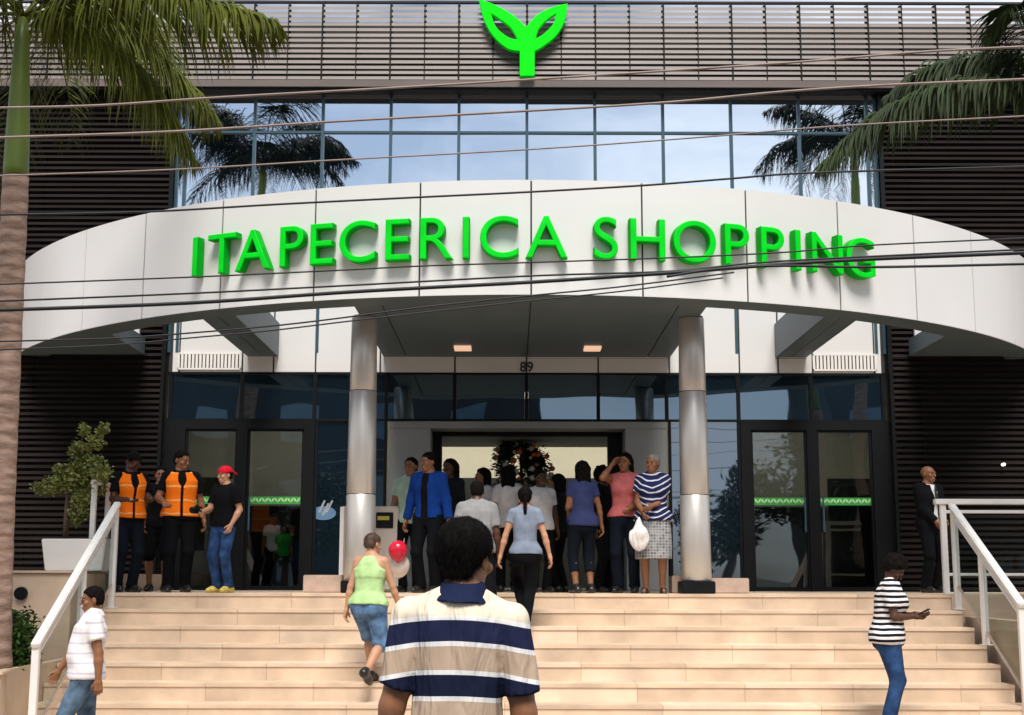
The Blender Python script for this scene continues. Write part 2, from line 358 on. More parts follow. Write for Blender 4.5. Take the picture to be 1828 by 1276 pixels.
# interior hall --------------------------------------------------------------------
YB = 25.5
bp(MB().box(XC-7, XC+7, YF-.24, YB, LZ-.1, LZ-.002), 'hall_floor', 'hall_floor')
zc = P(0, 797, 22.5).z
bp(MB().box(XC-2.04, XC+2.04, YF+.51, 22.5, zc, zc+.12), 'hall_ceiling', 'hall_grey')
bp(MB().box(XC-7, XC+7, 22.5, YB, 4.9, 5.0).box(XC-7, XC+7, YF+.3, 22.5, 4.72, 4.82), 'hall_roof', 'hall_grey')
zw = P(0, 852, YB).z
bp(MB().box(XC-7, XC+7, YB, YB+.1, zw, 4.9), 'hall_wall', 'cream')
bp(MB().box(XC-7, XC+7, YB-.01, YB+.1, LZ-.05, zw-.002), 'hall_wainscot', mat('hall_dark', (.02, .024, .026), .6, .15, 3))
for s in (-1, 1):
    bp(MB().box(XC+s*7-.05, XC+s*7+.05, YF+.3, YB, LZ, 4.9), 'hall_wall', 'hall_grey')
    a, b = sorted((XC+s*2.05, XC+s*5.0))
    bp(MB().box(a, b, 22.3, 22.4, LZ+1.35, 4.718), 'hall_panel', 'cream')
    bp(MB().box(a+.3, b-.4, 20.3, 20.9, 4.68, 4.715), 'hall_fill_light', 'whiteglow')  # added glowing panel, hidden above the doors, to brighten the cream panel
    bp(MB().box(XC+s*2.0-.04, XC+s*2.0+.04, YF+.52, 22.3, LZ, 4.718), 'hall_partition', 'backing')
    a, b = sorted((XC+s*2.06, XC+s*6.9))
    bp(MB().box(a, b, 22.2, 22.28, LZ, LZ+1.34), 'hall_counter', 'backing')
bp(MB().box(XC-4.5, XC+4.5, 23.3, 24.4, 4.86, 4.898), 'hall_fill_light', 'whiteglow')  # added glowing panel that brightens the back wall of the hall
# ceiling lamps in the soffit
for px_ in (827, 1056):
    c = P(px_, 626, 19.0); c.z = ZS
    bp(MB().box(c.x-.12, c.x+.12, 18.65, 18.95, ZS-.035, ZS-.004), 'soffit_lamp', 'lampglow')
# canopy ------------------------------------------------------------------------------
RAD = 8.66; YCc = 15.2+RAD; ZCB, ZCT = 4.84, 6.21
def arc(phi, r): return (XC+r*math.sin(phi), YCc-r*math.cos(phi))
cores = MB(); N = 120; A1 = math.acos((YCc-(YF-.16))/RAD)
vs = []; fs = []
for i in range(N+1):
    ph = -A1+2*A1*i/N
    for r, z in ((RAD-.004, ZCB+.01), (RAD-.004, ZCT-.01), (RAD-.30, ZCT-.01), (RAD-.30, ZCB+.01)): vs.append((*arc(ph, r), z))
for i in range(N):
    for k in range(4): fs.append((i*4+k, i*4+(k+1) % 4, (i+1)*4+(k+1) % 4, (i+1)*4+k))
can = bp(MB().add(vs, fs), 'canopy', 'seam')
step = R(8.62); g = .0012
edges = [-A1]+[step*i for i in range(-6, 7)]+[A1]
for a, b in zip(edges[:-1], edges[1:]):
    m_ = MB(); n = 8; vs = []; fs = []
    for i in range(n+1):
        ph = a+g+(b-a-2*g)*i/n
        for r, z in ((RAD+.012, ZCB), (RAD+.012, ZCT), (RAD-.29, ZCT+.004), (RAD-.29, ZCT-.008), (RAD-.002, ZCT-.008), (RAD-.002, ZCB)): vs.append((*arc(ph, r), z))
    for i in range(n):
        for k in range(6): fs.append((i*6+k, i*6+(k+1) % 6, (i+1)*6+(k+1) % 6, (i+1)*6+k))
    fs += [(5, 4, 3, 2, 1, 0), tuple(n*6+k for k in range(6))]
    sub(m_.add(vs, fs), 'fascia_panel', 'panel', can)
# bottom return of the fascia and soffits
def slab(x0, x1, z0, z1, yb, n=24):
    vs = []; fs = []
    for i in range(n+1):
        x = x0+(x1-x0)*i/n; yy = YCc-math.sqrt(max(.01, (RAD-.306)**2-(x-XC)**2))
        vs += [(x, yy, z0), (x, yb, z0), (x, yb, z1), (x, yy, z1)]
    for i in range(n):
        for k in range(4): fs.append((i*4+k, i*4+(k+1) % 4, (i+1)*4+(k+1) % 4, (i+1)*4+k))
    fs += [(0, 1, 2, 3), (n*4+3, n*4+2, n*4+1, n*4)]
    return MB().add(vs, fs)
ring = MB(); vs = []; fs = []
for i in range(N+1):
    ph = -A1+2*A1*i/N
    for r, z in ((RAD-.003, ZCB-.004), (RAD-.42, ZCB-.004), (RAD-.42, ZCB+.008), (RAD-.003, ZCB+.008)): vs.append((*arc(ph, r), z))
for i in range(N):
    for k in range(4): fs.append((i*4+k, i*4+(k+1) % 4, (i+1)*4+(k+1) % 4, (i+1)*4+k))
sub(ring.add(vs, fs), 'fascia_return', 'panel_in', can)
mid = [XC-2.13, XC-1.78, XC, XC+1.78, XC+2.13]
for a, b in zip(mid[:-1], mid[1:]):
    sub(slab(a+.008, b-.008, ZS-.0, ZS+.3, YF-.034), 'soffit_panel', 'panel_in', can)
sub(slab(XC-2.12, XC+2.12, ZS+.02, ZS+.29, YF-.04), 'soffit_joint', 'seam', can)
for s in (-1, 1):
    for a, b in ((3.68, 3.90), (3.91, 4.14)):
        x0, x1 = sorted((XC+s*a, XC+s*b))
        sub(slab(x0, x1, ZS-.0, ZS+.5, YF-.034, 4), 'canopy_beam', 'panel_in', can)
    x0, x1 = sorted((XC+s*5.62, XC+s*7.35))
    sub(slab(x0, x1, ZS-.0, ZS+.25, YF-.2, 16), 'soffit_panel', 'panel_in', can)
# beam number
def text_mesh(txt, h, ext, bev, off=0):
    cu = bpy.data.curves.new('t', 'FONT'); cu.body = txt; cu.size = 1; cu.extrude = ext; cu.bevel_depth = bev; cu.bevel_resolution = 2; cu.offset = off
    ob = bpy.data.objects.new('t', cu); col.objects.link(ob); dg = bpy.context.evaluated_depsgraph_get(); dg.update()
    me = bpy.data.meshes.new_from_object(ob.evaluated_get(dg)); bpy.data.objects.remove(ob); me.materials.clear()
    return me
def place_text(me, cap, org, tx, nrm, wfac=1.0, ext_scale=None):
    n = len(me.vertices); a = np.empty(n*3); me.vertices.foreach_get('co', a); a = a.reshape(-1, 3)
    lo, hi = a.min(0), a.max(0); capn = .729
    s = cap/capn; cx = (lo[0]+hi[0])/2
    b = np.empty_like(a); tx = np.array(tx); nrm = np.array(nrm); org = np.array(org)
    b = org+np.outer((a[:, 0]-cx)*s*wfac, tx)+np.outer(a[:, 2], nrm)+np.outer(a[:, 1]*s, (0, 0, 1))
    me.vertices.foreach_set('co', b.ravel()); me.update(); return me
c = P(940, 662, YF-.04)
me = place_text(text_mesh('89', 1, .004, 0, .02), .15, (c.x, YF-.036, c.z), (1, 0, 0), (0, -1, 0))
hang(link('number', me, mat('number_grey', (.05, .055, .06), .6)), bld)
# columns -----------------------------------------------------------------------------
for px_ in (643, 1243):
    cx = P(px_, 1000, 16.62).x; cy = 16.62
    r0, r1 = .190, .160
    cl = MB(); zr = [LZ+.155, P(0, 882, cy).z, P(0, 698, cy).z, ZS-.002]
    for a, b in zip(zr[:-1], zr[1:]):
        ra = r0+(r1-r0)*(a-LZ)/(ZS-LZ); rb = r0+(r1-r0)*(b-LZ)/(ZS-LZ)
        cl.lathe(cx, cy, [(ra-.006, a+.004), (ra, a+.012), (rb, b-.012), (rb-.006, b-.004)], 48)
        cl.lathe(cx, cy, [(rb-.014, b-.02), (rb-.014, b+.02)], 48, 1)
    co = bp(cl, 'column', ['colm', 'seam'], smooth=True)
    sub(MB().box(cx-.205, cx+.205, cy-.205, cy+.205, LZ+.002, LZ+.15), 'column_base', 'black', co, bevel=.01)
# stone plinths at the glazing
for x0, x1, yy, z1 in ((543, 611, 1026, None), (1200, 1218, 1026, None), (1270, 1337, 1030, None)):
    a = P(x0, 1040, 17.0).x; b = P(x1, 1040, 17.0).x; z = P(0, yy, 17.0).z
    q = MB().box(a, b, 16.95, 17.35, LZ+.001, z).build('stone_block', 'pinkstone', bevel=.01)
    tag(q, {543: 'low pink stone block left of the left column on the landing', 1200: 'narrow pink stone block left of the right column base', 1270: 'low pink stone block right of the right column base'}[x0], 'stone block', 'stone blocks beside the columns')

# ------------------------------------------------------------------ sign letters
sign = empty('shop_sign', (XC, 15.2, ZCB+.6)); tag(sign, 'bright green ITAPECERICA SHOPPING lettering mounted on the curved white canopy', 'sign')
def phi_for(px, z):
    lo, hi = -1.0, 1.0
    for _ in range(40):
        m_ = (lo+hi)/2; x, y = arc(m_, RAD+.1)
        if proj((x, y, z))[0] < px: lo = m_
        else: hi = m_
    return lo
letters = [('I', 353), ('T', 400), ('A', 455), ('P', 524), ('E', 577), ('C', 640), ('E', 711), ('R', 780), ('I', 832), ('C', 891), ('A', 975), ('S', 1080), ('H', 1154), ('O', 1237), ('P', 1312), ('P', 1375), ('I', 1420), ('N', 1472), ('G', 1531)]
for ch, px_ in letters:
    ph = phi_for(px_, 5.5); x, y = arc(ph, RAD+.012+.085)
    me = place_text(text_mesh(ch, 1, .054, .016, -.012), .52, (x, y, 5.245), (math.cos(ph), math.sin(ph), 0), (math.sin(ph), -math.cos(ph), 0), 1.0)
    o = link('letter', me, ['green', 'green_side']); hangw(o, sign, sign.location)
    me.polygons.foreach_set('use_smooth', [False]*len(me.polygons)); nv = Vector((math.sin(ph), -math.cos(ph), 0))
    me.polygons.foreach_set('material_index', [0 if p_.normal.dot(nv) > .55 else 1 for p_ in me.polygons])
# leaf logo on the louvres
LY = YF-.42
def curve_poly(loops, name, m, parent, y, depth):
    cu = bpy.data.curves.new('c', 'CURVE'); cu.dimensions = '2D'; cu.fill_mode = 'BOTH'; cu.extrude = depth; cu.bevel_depth = .012
    for lp in loops:
        sp = cu.splines.new('POLY'); sp.points.add(len(lp)-1); sp.use_cyclic_u = True
        for p, q in zip(sp.points, lp): p.co = (q[0], q[1], 0, 1)
    ob = bpy.data.objects.new('c', cu); col.objects.link(ob); bpy.context.evaluated_depsgraph_get().update()
    me = bpy.data.meshes.new_from_object(ob.evaluated_get(bpy.context.evaluated_depsgraph_get())); bpy.data.objects.remove(ob)
    me.materials.clear()
    for v in me.vertices: v.co = (v.co.x, y-v.co.z, v.co.y)
    return link(name, me, m, parent)
def smooth_loop(pts, n=6):
    r = []; L = len(pts)
    for i in range(L):
        p0, p1, p2, p3 = [Vector(pts[(i+k-1) % L][:2]) for k in range(4)]
        sharp1 = len(pts[i]) > 2; sharp2 = len(pts[(i+1) % L]) > 2
        m1 = (p2-p0)/2 if not sharp1 else (p2-p1)*.9; m2 = (p3-p1)/2 if not sharp2 else (p2-p1)*.9
        for k in range(n):
            t = k/n; r.append(p1*(2*t**3-3*t**2+1)+m1*(t**3-2*t**2+t)+p2*(-2*t**3+3*t**2)+m2*(t**3-t**2))
    return r
outer = [(928, 137, 1), (928, 93, 1), (905, 88), (880, 66), (864, 38), (855, 2, 1), (888, 15), (916, 32), (938, 52, 1), (958, 30), (985, 16), (1010, 10, 1), (1006, 38), (990, 66), (965, 86), (952, 93, 1), (952, 137, 1)]
in1 = [(873, 24, 1), (892, 36), (912, 52), (926, 75, 1), (906, 70), (884, 52)]
in2 = [(993, 24, 1), (988, 44), (972, 62), (953, 74, 1), (959, 54), (973, 38)]
def tow(pts): return [tuple([P(p[0], p[1], LY).x, P(p[0], p[1], LY).z]+([1] if len(p) > 2 else [])) for p in pts]
lo_ = curve_poly([smooth_loop(tow(outer)), smooth_loop(tow(in1)), smooth_loop(tow(in2))], 'leaf_emblem', 'lime', None, LY, .03)
tag(lo_, 'bright green two-leaf sprout emblem mounted on the upper louvres', 'emblem')

# ------------------------------------------------------------------ railings
def rail_pts(top, bot, posts, label, side):
    r = empty('stair_railing', top); tag(r, label, 'railing')
    return r
def stair_rail(x, label, sx, ye=6, xb=None):
    xb = x if xb is None else xb
    ya, yb = Y0+.0, Y0-TREAD*ye-.02
    def zr(y): return LZ+1.03-(Y0-y)*(RISE/TREAD)*1.0
    r = empty('stair_railing', (x, Y0, LZ)); tag(r, label, 'railing', 'white railings beside the steps')
    xa = x; fx = lambda y: xa+(xb-xa)*(ya-y)/(ya-yb)
    pa_ = Vector((xa, ya, zr(ya))); pb_ = Vector((xb, yb, zr(yb)))
    d = (pb_-pa_).normalized()
    hr = MB().beam(pa_-d*.06, pb_+d*.06, .085, .06).build('handrail', 'white', bevel=.012); hangw(hr, r, r.location)
    lr = MB().beam(pa_-Vector((0, 0, .12)), pb_-Vector((0, 0, .12)), .04, .035).build('lower_rail', 'white', bevel=.006); hangw(lr, r, r.location)
    ys = [ya-.02, (ya+yb)/2+.1, yb]
    for y in ys:
        x = fx(y); k = min(8, max(0, math.ceil((Y0-y)/TREAD-.001))); zb_ = LZ-RISE*k
        p = MB().box(x-.035, x+.035, y-.03, y+.03, zb_-(.0 if y > yb+.1 else RISE*0), zr(y)-.03).box(x-.06, x+.06, y-.05, y+.05, zb_+.001, zb_+.015).build('post', 'white', bevel=.004); hangw(p, r, r.location)
    for y1, y2 in zip(ys[:-1], ys[1:]):
        a, b = y1-.05, y2+.05
        gz = lambda y: LZ+.14-(Y0-y)*(RISE/TREAD)
        g_ = MB(); vs = []
        for xx in (-.005, .005): vs += [(xx+fx(a), a, gz(a)), (xx+fx(b), b, gz(b)), (xx+fx(b), b, zr(b)-.16), (xx+fx(a), a, zr(a)-.16)]
        g_.add(vs, [(0, 1, 2, 3), (7, 6, 5, 4), (0, 4, 5, 1), (1, 5, 6, 2), (2, 6, 7, 3), (3, 7, 4, 0)])
        o = g_.build('glass_panel', 'glass_rail'); hangw(o, r, r.location)
        o = MB().beam((fx(a), a, gz(a)-.012), (fx(b), b, gz(b)-.012), .025, .02).build('glass_channel', 'pinkstone'); hangw(o, r, r.location)
    return r
stair_rail(-4.74, 'sloping white handrail with glass panels beside the man in the white shirt', -1, 8.1, -4.53)
stair_rail(SXR+.07, 'sloping white handrail with glass panels by the guard in the dark suit', 1, 6, SXR-.04)
def level_rail(x0, x1, y, label, n):
    r = empty('landing_railing', (x0, y, LZ)); tag(r, label, 'railing', 'level railings on the landing')
    zt_ = LZ+1.12
    for mb, nm in ((MB().box(x0-.06, x1, y-.05, y+.05, zt_-.03, zt_+.035), 'handrail'), (MB().box(x0, x1, y-.02, y+.02, zt_-.14, zt_-.10), 'lower_rail'), (MB().box(x0+.04, x1, y-.02, y+.02, LZ+.22, LZ+.255), 'lower_rail')):
        o = mb.build(nm, 'white', bevel=.006); hangw(o, r, r.location)
    for i in range(n):
        x = x0+.04+(x1-x0-.08)*i/(n-1) if n > 1 else x0
        o = MB().box(x-.035, x+.035, y-.03, y+.03, LZ, zt_-.03).build('post', 'white', bevel=.004); hangw(o, r, r.location)
    o = MB().box(x0+.1, x1-.1, y-.005, y+.005, LZ+.257, zt_-.16).build('glass_panel', 'glass_rail'); hangw(o, r, r.location)
level_rail(5.27, 8.6, 16.65, 'level white railing on the landing right of the guard in the suit', 3)
def short_rail():
    r = empty('landing_railing', (-5.0, 16.9, LZ)); tag(r, 'short white landing railing between the planter box and the first orange vest', 'railing', 'level railings on the landing')
    y0_, y1_ = 16.35, 17.3; x = -5.06
    zt_ = P(175, 862, 16.4).z
    for mb, nm in ((MB().box(x-.04, x+.04, y0_-.04, y1_, zt_-.03, zt_+.03), 'handrail'), (MB().box(x-.02, x+.02, y0_, y1_, LZ+.22, LZ+.25), 'lower_rail'), (MB().box(x-.03, x+.03, y0_-.03, y0_+.03, LZ, zt_-.03), 'post'), (MB().box(x-.03, x+.03, y1_-.4, y1_-.34, LZ, zt_-.03), 'post')):
        o = mb.build(nm, 'white', bevel=.006); hangw(o, r, r.location)
short_rail()
# ------------------------------------------------------------------ walls, planters
wl_ = MB().box(-9.4, SXL-.12, 15.4, 15.75, 0, P(0, 1024, 15.4).z); wl_.box(-9.4, SXL-.12, 15.37, 15.8, P(0, 1024, 15.4).z, P(0, 1024, 15.4).z+.03)
wl_.box(-9.4, SXL-.12, 15.75, YF-.15, 0, P(0, 1024, 15.4).z-.002)
o = wl_.build('retaining_wall', 'stone', bevel=.005); tag(o, 'peach retaining wall with a round black wall light, behind the left hedge', 'wall')
c = P(38, 1060, 15.38)
wlt = MB(); 
for r_, yy in ((.075, 0), ): wlt.tube([(c.x, 15.4, c.z), (c.x, 15.35, c.z)], [.075, .07], 20)
tag(wlt.build('wall_light', 'black', smooth=False), 'round black wall light on the peach wall above the hedge', 'wall light')
zw_ = P(0, 1200, 12.95).z
pw = MB().box(-9.4, -4.80, 12.95, 13.12, 0, zw_-.03).box(-9.4, -4.77, 12.92, 13.15, zw_-.03, zw_).box(-4.95, -4.86, 13.15, 15.36, 0, zw_-.002)
tag(pw.build('planter_wall', 'stone', bevel=.005), 'low peach planter wall at the foot of the palm, left of the steps', 'wall')
struct(MB().box(-9.4, -4.951, 13.121, 15.36, .0, zw_-.04).build('soil', 'soil'))
rz_ = P(0, 1107, 14.2).z
pr = MB().box(SXR+.16, 9.4, 14.1, 14.3, 0, rz_-.03).box(SXR+.13, 9.4, 14.06, 14.34, rz_-.03, rz_).box(SXR+.13, SXR+.3, 14.34, 16.15, 0, rz_-.002)
tag(pr.build('planter_wall', 'stone', bevel=.005), 'peach planter wall right of the steps, behind the right railing', 'wall')
struct(MB().box(SXR+.305, 9.4, 14.345, 16.15, 0, rz_-.06).build('planting_bed', 'soil'))
struct(MB().box(SXR+.003, 9.5, 16.21, YF-.15, 0, LZ-.003).build('landing', 'stone'))
# white box planter
px0, px1 = P(72, 1000, 16.1).x, P(188, 1000, 16.1).x; zp0 = P(0, 1024, 15.4).z+.03; zp1 = P(0, 962, 16.1).z
pt = empty('planter_box', ((px0+px1)/2, 16.4, zp0)); tag(pt, 'white rectangular planter box on the peach wall, holding the small tree', 'planter')
o = MB().add([(px0+.05, 16.14, zp0), (px1-.05, 16.14, zp0), (px1-.05, 16.66, zp0), (px0+.05, 16.66, zp0), (px0, 16.1, zp1-.002), (px1, 16.1, zp1-.002), (px1, 16.7, zp1-.002), (px0, 16.7, zp1-.002)], [(0, 1, 2, 3), (7, 6, 5, 4), (0, 4, 5, 1), (1, 5, 6, 2), (2, 6, 7, 3), (3, 7, 4, 0)]).build('box', mat('white_pot', (.88, .86, .82), .4, .03, 5), bevel=.012); hangw(o, pt, pt.location)
o = MB().box(px0+.04, px1-.04, 16.14, 16.66, zp1-.001, zp1+.004).build('soil', 'bark'); hangw(o, pt, pt.location)
# kiosk
kx0, kx1 = P(607, 980, 17.3).x, P(712, 980, 17.3).x; kz = P(0, 903, 17.3).z
ki = empty('ticket_kiosk', ((kx0+kx1)/2, 17.4, LZ)); tag(ki, 'beige ticket kiosk with a dark rounded opening behind the left column', 'kiosk')
o = MB().box(kx0, kx1, 17.3, 17.8, LZ+.02, kz).build('cabinet', 'kiosk', bevel=.02); hangw(o, ki, ki.location)
o = MB().box(kx0-.0, kx0+.05, 17.27, 17.298, LZ+.02, kz-.01).build('edge_trim', 'white'); hangw(o, ki, ki.location)
c = P(686, 928, 17.3); o = MB().box(c.x-.1, c.x+.12, 17.285, 17.298, c.z-.10, c.z+.10).build('opening', 'black', bevel=.006); hangw(o, ki, ki.location)
o = MB().box(c.x-.08, c.x+.07, 17.272, 17.284, c.z+.0, c.z+.05).build('label_plate', mat('yellow_label', (.45, .38, .05), .5, .1), bevel=.002); hangw(o, ki, ki.location)
# spot lamp on right louvre
c = P(1793, 826, YF-.2); tag(MB().tube([(c.x, YF-.13, c.z), (c.x, YF-.2, c.z)], [.02, .022], 14).build('spot_light', 'spot'), 'small lit white spot lamp on the right dark louvres', 'lamp')

# ------------------------------------------------------------------ foliage
def leaf_cloud(blobs, n, size, seed=1, m='leaf', name='crown', parent=None, loc=None, asp=2.0):
    rr = np.random.RandomState(seed)
    W = np.array([b[3]**2 for b in blobs], float); W /= W.sum(); idx = rr.choice(len(blobs), n, p=W)
    B = np.array([[b[0], b[1], b[2], b[3], b[3]*(b[4] if len(b) > 4 else 1)] for b in blobs])[idx]
    d = rr.normal(size=(n, 3)); d /= np.linalg.norm(d, axis=1)[:, None]
    r = rr.rand(n)**.45
    r = r*np.where(rr.rand(n) < .18, 1.35, 1); c = B[:, :3]+d*r[:, None]*np.stack([B[:, 3], B[:, 3], B[:, 4]], 1)
    a = rr.normal(size=(n, 3)); a[:, 2] = a[:, 2]*.5-.3; a /= np.linalg.norm(a, axis=1)[:, None]
    b = np.cross(a, rr.normal(size=(n, 3))); b /= np.linalg.norm(b, axis=1)[:, None]; nn = np.cross(a, b)
    s = size*(.6+.8*rr.rand(n))[:, None]
    v = np.stack([c-a*s, c-a*s*.1+b*s/asp+nn*s*.12, c+a*s, c-a*s*.1-b*s/asp+nn*s*.12], 1).reshape(-1, 3)
    me = bpy.data.meshes.new(name); f = np.arange(4*n).reshape(-1, 4)
    me.from_pydata(v.tolist(), [], f.tolist())
    o = link(name, me, m)
    if parent is not None: hangw(o, parent, loc)
    return o
# hedge
hz1 = P(0, 1086, 14.0).z
blobs = [(x, y, z, .17) for x in np.arange(-6.65, -5.03, .2) for y in (13.75, 13.95, 14.15) for z in np.arange(.75, hz1-.1, .13)]
o = leaf_cloud(blobs, 34000, .024, 5, 'leaf', 'hedge'); o.data.materials.clear(); o.data.materials.append(mat('hedge_leaf', (.028, .065, .010), .6, .5, 5, spec=.15))
tag(o, 'clipped green hedge in the planter left of the steps', 'hedge')
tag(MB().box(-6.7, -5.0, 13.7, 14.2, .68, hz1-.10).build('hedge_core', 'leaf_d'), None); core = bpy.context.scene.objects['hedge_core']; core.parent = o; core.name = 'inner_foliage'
# shrub on the right
sh = empty('shrub', (5.95, 14.9, rz_)); tag(sh, 'dark green leafy shrub in the planter behind the right railing', 'shrub')
leaf_cloud([(5.9, 14.9, rz_+.2, .3), (6.2, 15.0, rz_+.35, .32), (6.05, 15.1, rz_+.6, .25), (6.5, 15, rz_+.25, .35), (7, 15, rz_+.2, .35)], 4200, .035, 8, 'leaf_d', 'foliage', sh, sh.location)
s_ = MB()
for i in range(7): s_.tube([(5.95+.12*i, 14.95, rz_-.05), (5.9+.14*i, 15, rz_+.45)], .01, 5)
o = s_.build('stem', 'bark'); hangw(o, sh, sh.location)
# tree in the planter
tr_ = empty('potted_tree', (P(118, 960, 16.4).x, 16.4, zp1)); tag(tr_, 'small olive-green leafy tree growing in the white planter box', 'tree')
def pb_(px, py, r, y=16.4): p = P(px, py, y); return (p.x, p.y, p.z, r)
bl = [pb_(150, 768, .085), (*pb_(184, 768, .085)[:4],), pb_(172, 790, .10), pb_(143, 805, .13), pb_(160, 835, .17), pb_(138, 850, .17), pb_(118, 860, .15), pb_(95, 868, .12), pb_(74, 870, .10), pb_(172, 865, .14, 16.55), pb_(150, 885, .15), pb_(142, 912, .12), pb_(135, 930, .08), pb_(105, 838, .07), pb_(182, 845, .12, 16.2)]
leaf_cloud(bl, 4200, .028, 11, 'leaf_y', 'crown', tr_, tr_.location, 1.8)
s_ = MB(); b0 = P(118, 962, 16.4)
s_.tube([b0, P(119, 920, 16.4), P(122, 880, 16.4), P(135, 840, 16.4)], [.035, .03, .025, .02], 8)
for q in ((150, 775), (184, 775), (75, 870), (165, 850), (145, 915)): s_.tube([P(121, 885, 16.4), P((121+q[0])/2, (880+q[1])/2-8, 16.42), P(q[0], q[1], 16.4)], [.02, .014, .006], 6)
o = s_.build('trunk', 'bark', smooth=True); hangw(o, tr_, tr_.location)

# palms
def frond_mesh(pts, L, seed, width=.03, n=70, hang_=.75, up=.0):
    """pts: control points of the rachis; leaflets leave it in several planes and droop"""
    rr = random.Random(seed); pts = [Vector(p) for p in pts]
    def at(t):
        s = t*(len(pts)-1); i = min(int(s), len(pts)-2); f = s-i
        p0 = pts[max(i-1, 0)]; p1 = pts[i]; p2 = pts[i+1]; p3 = pts[min(i+2, len(pts)-1)]
        return .5*((2*p1)+(-p0+p2)*f+(2*p0-5*p1+4*p2-p3)*f*f+(-p0+3*p1-3*p2+p3)*f**3)
    mb = MB(); mb.tube([at(i/14) for i in range(15)], [.022*(1-.85*i/14) for i in range(15)], 6)
    for i in range(n):
        t = .10+.90*i/(n-1); p = at(t); d = (at(min(1, t+.02))-at(max(0, t-.02))).normalized()
        side = d.cross(Vector((0, 0, 1)));
        if side.length < .05: side = Vector((0, 1, 0))
        side.normalize(); upv = side.cross(d)
        for s in (-1, 1):
            ln = L*(math.sin(math.pi*min(1, .12+t*.86))**.6)*rr.uniform(.75, 1.1)
            lift = rr.uniform(-.5, .75)+up
            dv = (side*s*rr.uniform(.7, 1.1)+d*rr.uniform(.35, .8)+upv*lift).normalized()
            q = p.copy(); prev = q; pl = [q.copy()]; seg = 4
            for k in range(seg):
                dv = (dv+Vector((0, 0, -hang_*rr.uniform(.45, .75)))).normalized(); q = q+dv*ln/seg; pl.append(q.copy())
            wdir = d.cross(dv); wdir = (wdir.cross(dv)+d*.6).normalized() if wdir.length > .05 else d
            wv = [width*.5, width, width*.9, width*.6, .002]
            vs = []
            for k in range(seg+1): vs += [pl[k]-wdir*wv[k]/2, pl[k]+wdir*wv[k]/2]
            mb.add(vs, [(2*k, 2*k+1, 2*k+3, 2*k+2) for k in range(seg)])
    return mb
def palm(base, top, label, posed, m, seed, nf=11, trunk=True, L=.72, flen=2.9, az=(0, 2*math.pi)):
    r = empty('palm_tree', base); tag(r, label, 'palm tree')
    base, top = Vector(base), Vector(top); mid_ = base.lerp(top, .70)
    H = top.z-base.z; cs = top.z-1.78
    def ax(z): return base.lerp(top, (z-base.z)/H)
    zs = np.arange(base.z, cs, .12); tb = MB()
    tb.tube([ax(z) for z in zs]+[ax(cs)], [(.132+.004*math.sin(i*2.1)+.05*math.exp(-i/6)) for i in range(len(zs)+1)], 18)
    o = tb.build('trunk', 'trunk', smooth=True); hangw(o, r, r.location)
    o = MB().tube([ax(cs), ax(cs+.1), ax(cs+.5), ax(cs+1.1), ax(cs+1.5), ax(cs+1.75)], [.122, .128, .118, .095, .078, .05], 18).build('crownshaft', 'crownshaft', smooth=True); hangw(o, r, r.location)
    rr = random.Random(seed); k = 0
    for pts in posed:
        o = frond_mesh([top]+[Vector(p) for p in pts], L, seed+k, width=.03, n=200).build('frond', m); hangw(o, r, r.location); k += 1
    for i in range(nf):
        az_ = az[0]+(az[1]-az[0])*i/nf+rr.uniform(-.2, .2); e = rr.uniform(.15, 1.2); p = top.copy(); pts = [p.copy()]
        for j in range(6):
            dv = Vector((math.cos(az_)*math.cos(e), math.sin(az_)*math.cos(e), math.sin(e))); p = p+dv*flen/6; pts.append(p.copy()); e -= rr.uniform(.22, .38)
        o = frond_mesh(pts, L, seed+50+i, width=.034, n=64).build('frond', m); hangw(o, r, r.location)
    return r
YPm = 13.5
tp = P(40, 30, YPm)
palm((P(-10, 1180, YPm).x, YPm, zw_-.06), tp, 'tall palm with grey-brown trunk and green crownshaft left of the steps',
     [[P(130, 40, YPm-.2), P(220, 105, YPm-.3), P(290, 190, YPm-.3), P(345, 290, YPm-.3)],
      [P(150, -15, YPm-.5), P(280, -15, YPm-.8), P(400, 10, YPm-1.0), P(490, 40, YPm-1.1)],
      [P(120, 20, YPm+.3), P(220, 40, YPm+.6), P(310, 130, YPm+.8), P(385, 220, YPm+.9)]], 'frond', 21, nf=9, flen=2.7, az=(1.2, 5.2), L=.9)
tp = P(1905, 170, YPm)
palm((tp.x+.15, YPm, rz_-.06), tp, 'palm at the right edge whose long dark frond hangs over the canopy',
     [[P(1800, 140, YPm), P(1690, 150, YPm), P(1590, 190, YPm), P(1520, 240, YPm), P(1462, 300, YPm)],
      [P(1840, 110, YPm+.3), P(1760, 100, YPm+.4), P(1660, 120, YPm+.5), P(1580, 175, YPm+.6)],
      [P(1860, 90, YPm-.2), P(1840, 40, YPm-.3), P(1820, 10, YPm-.4), P(1800, 20, YPm-.5)]], 'frond_d', 77, nf=6, flen=2.4, az=(-1.5, 1.5))

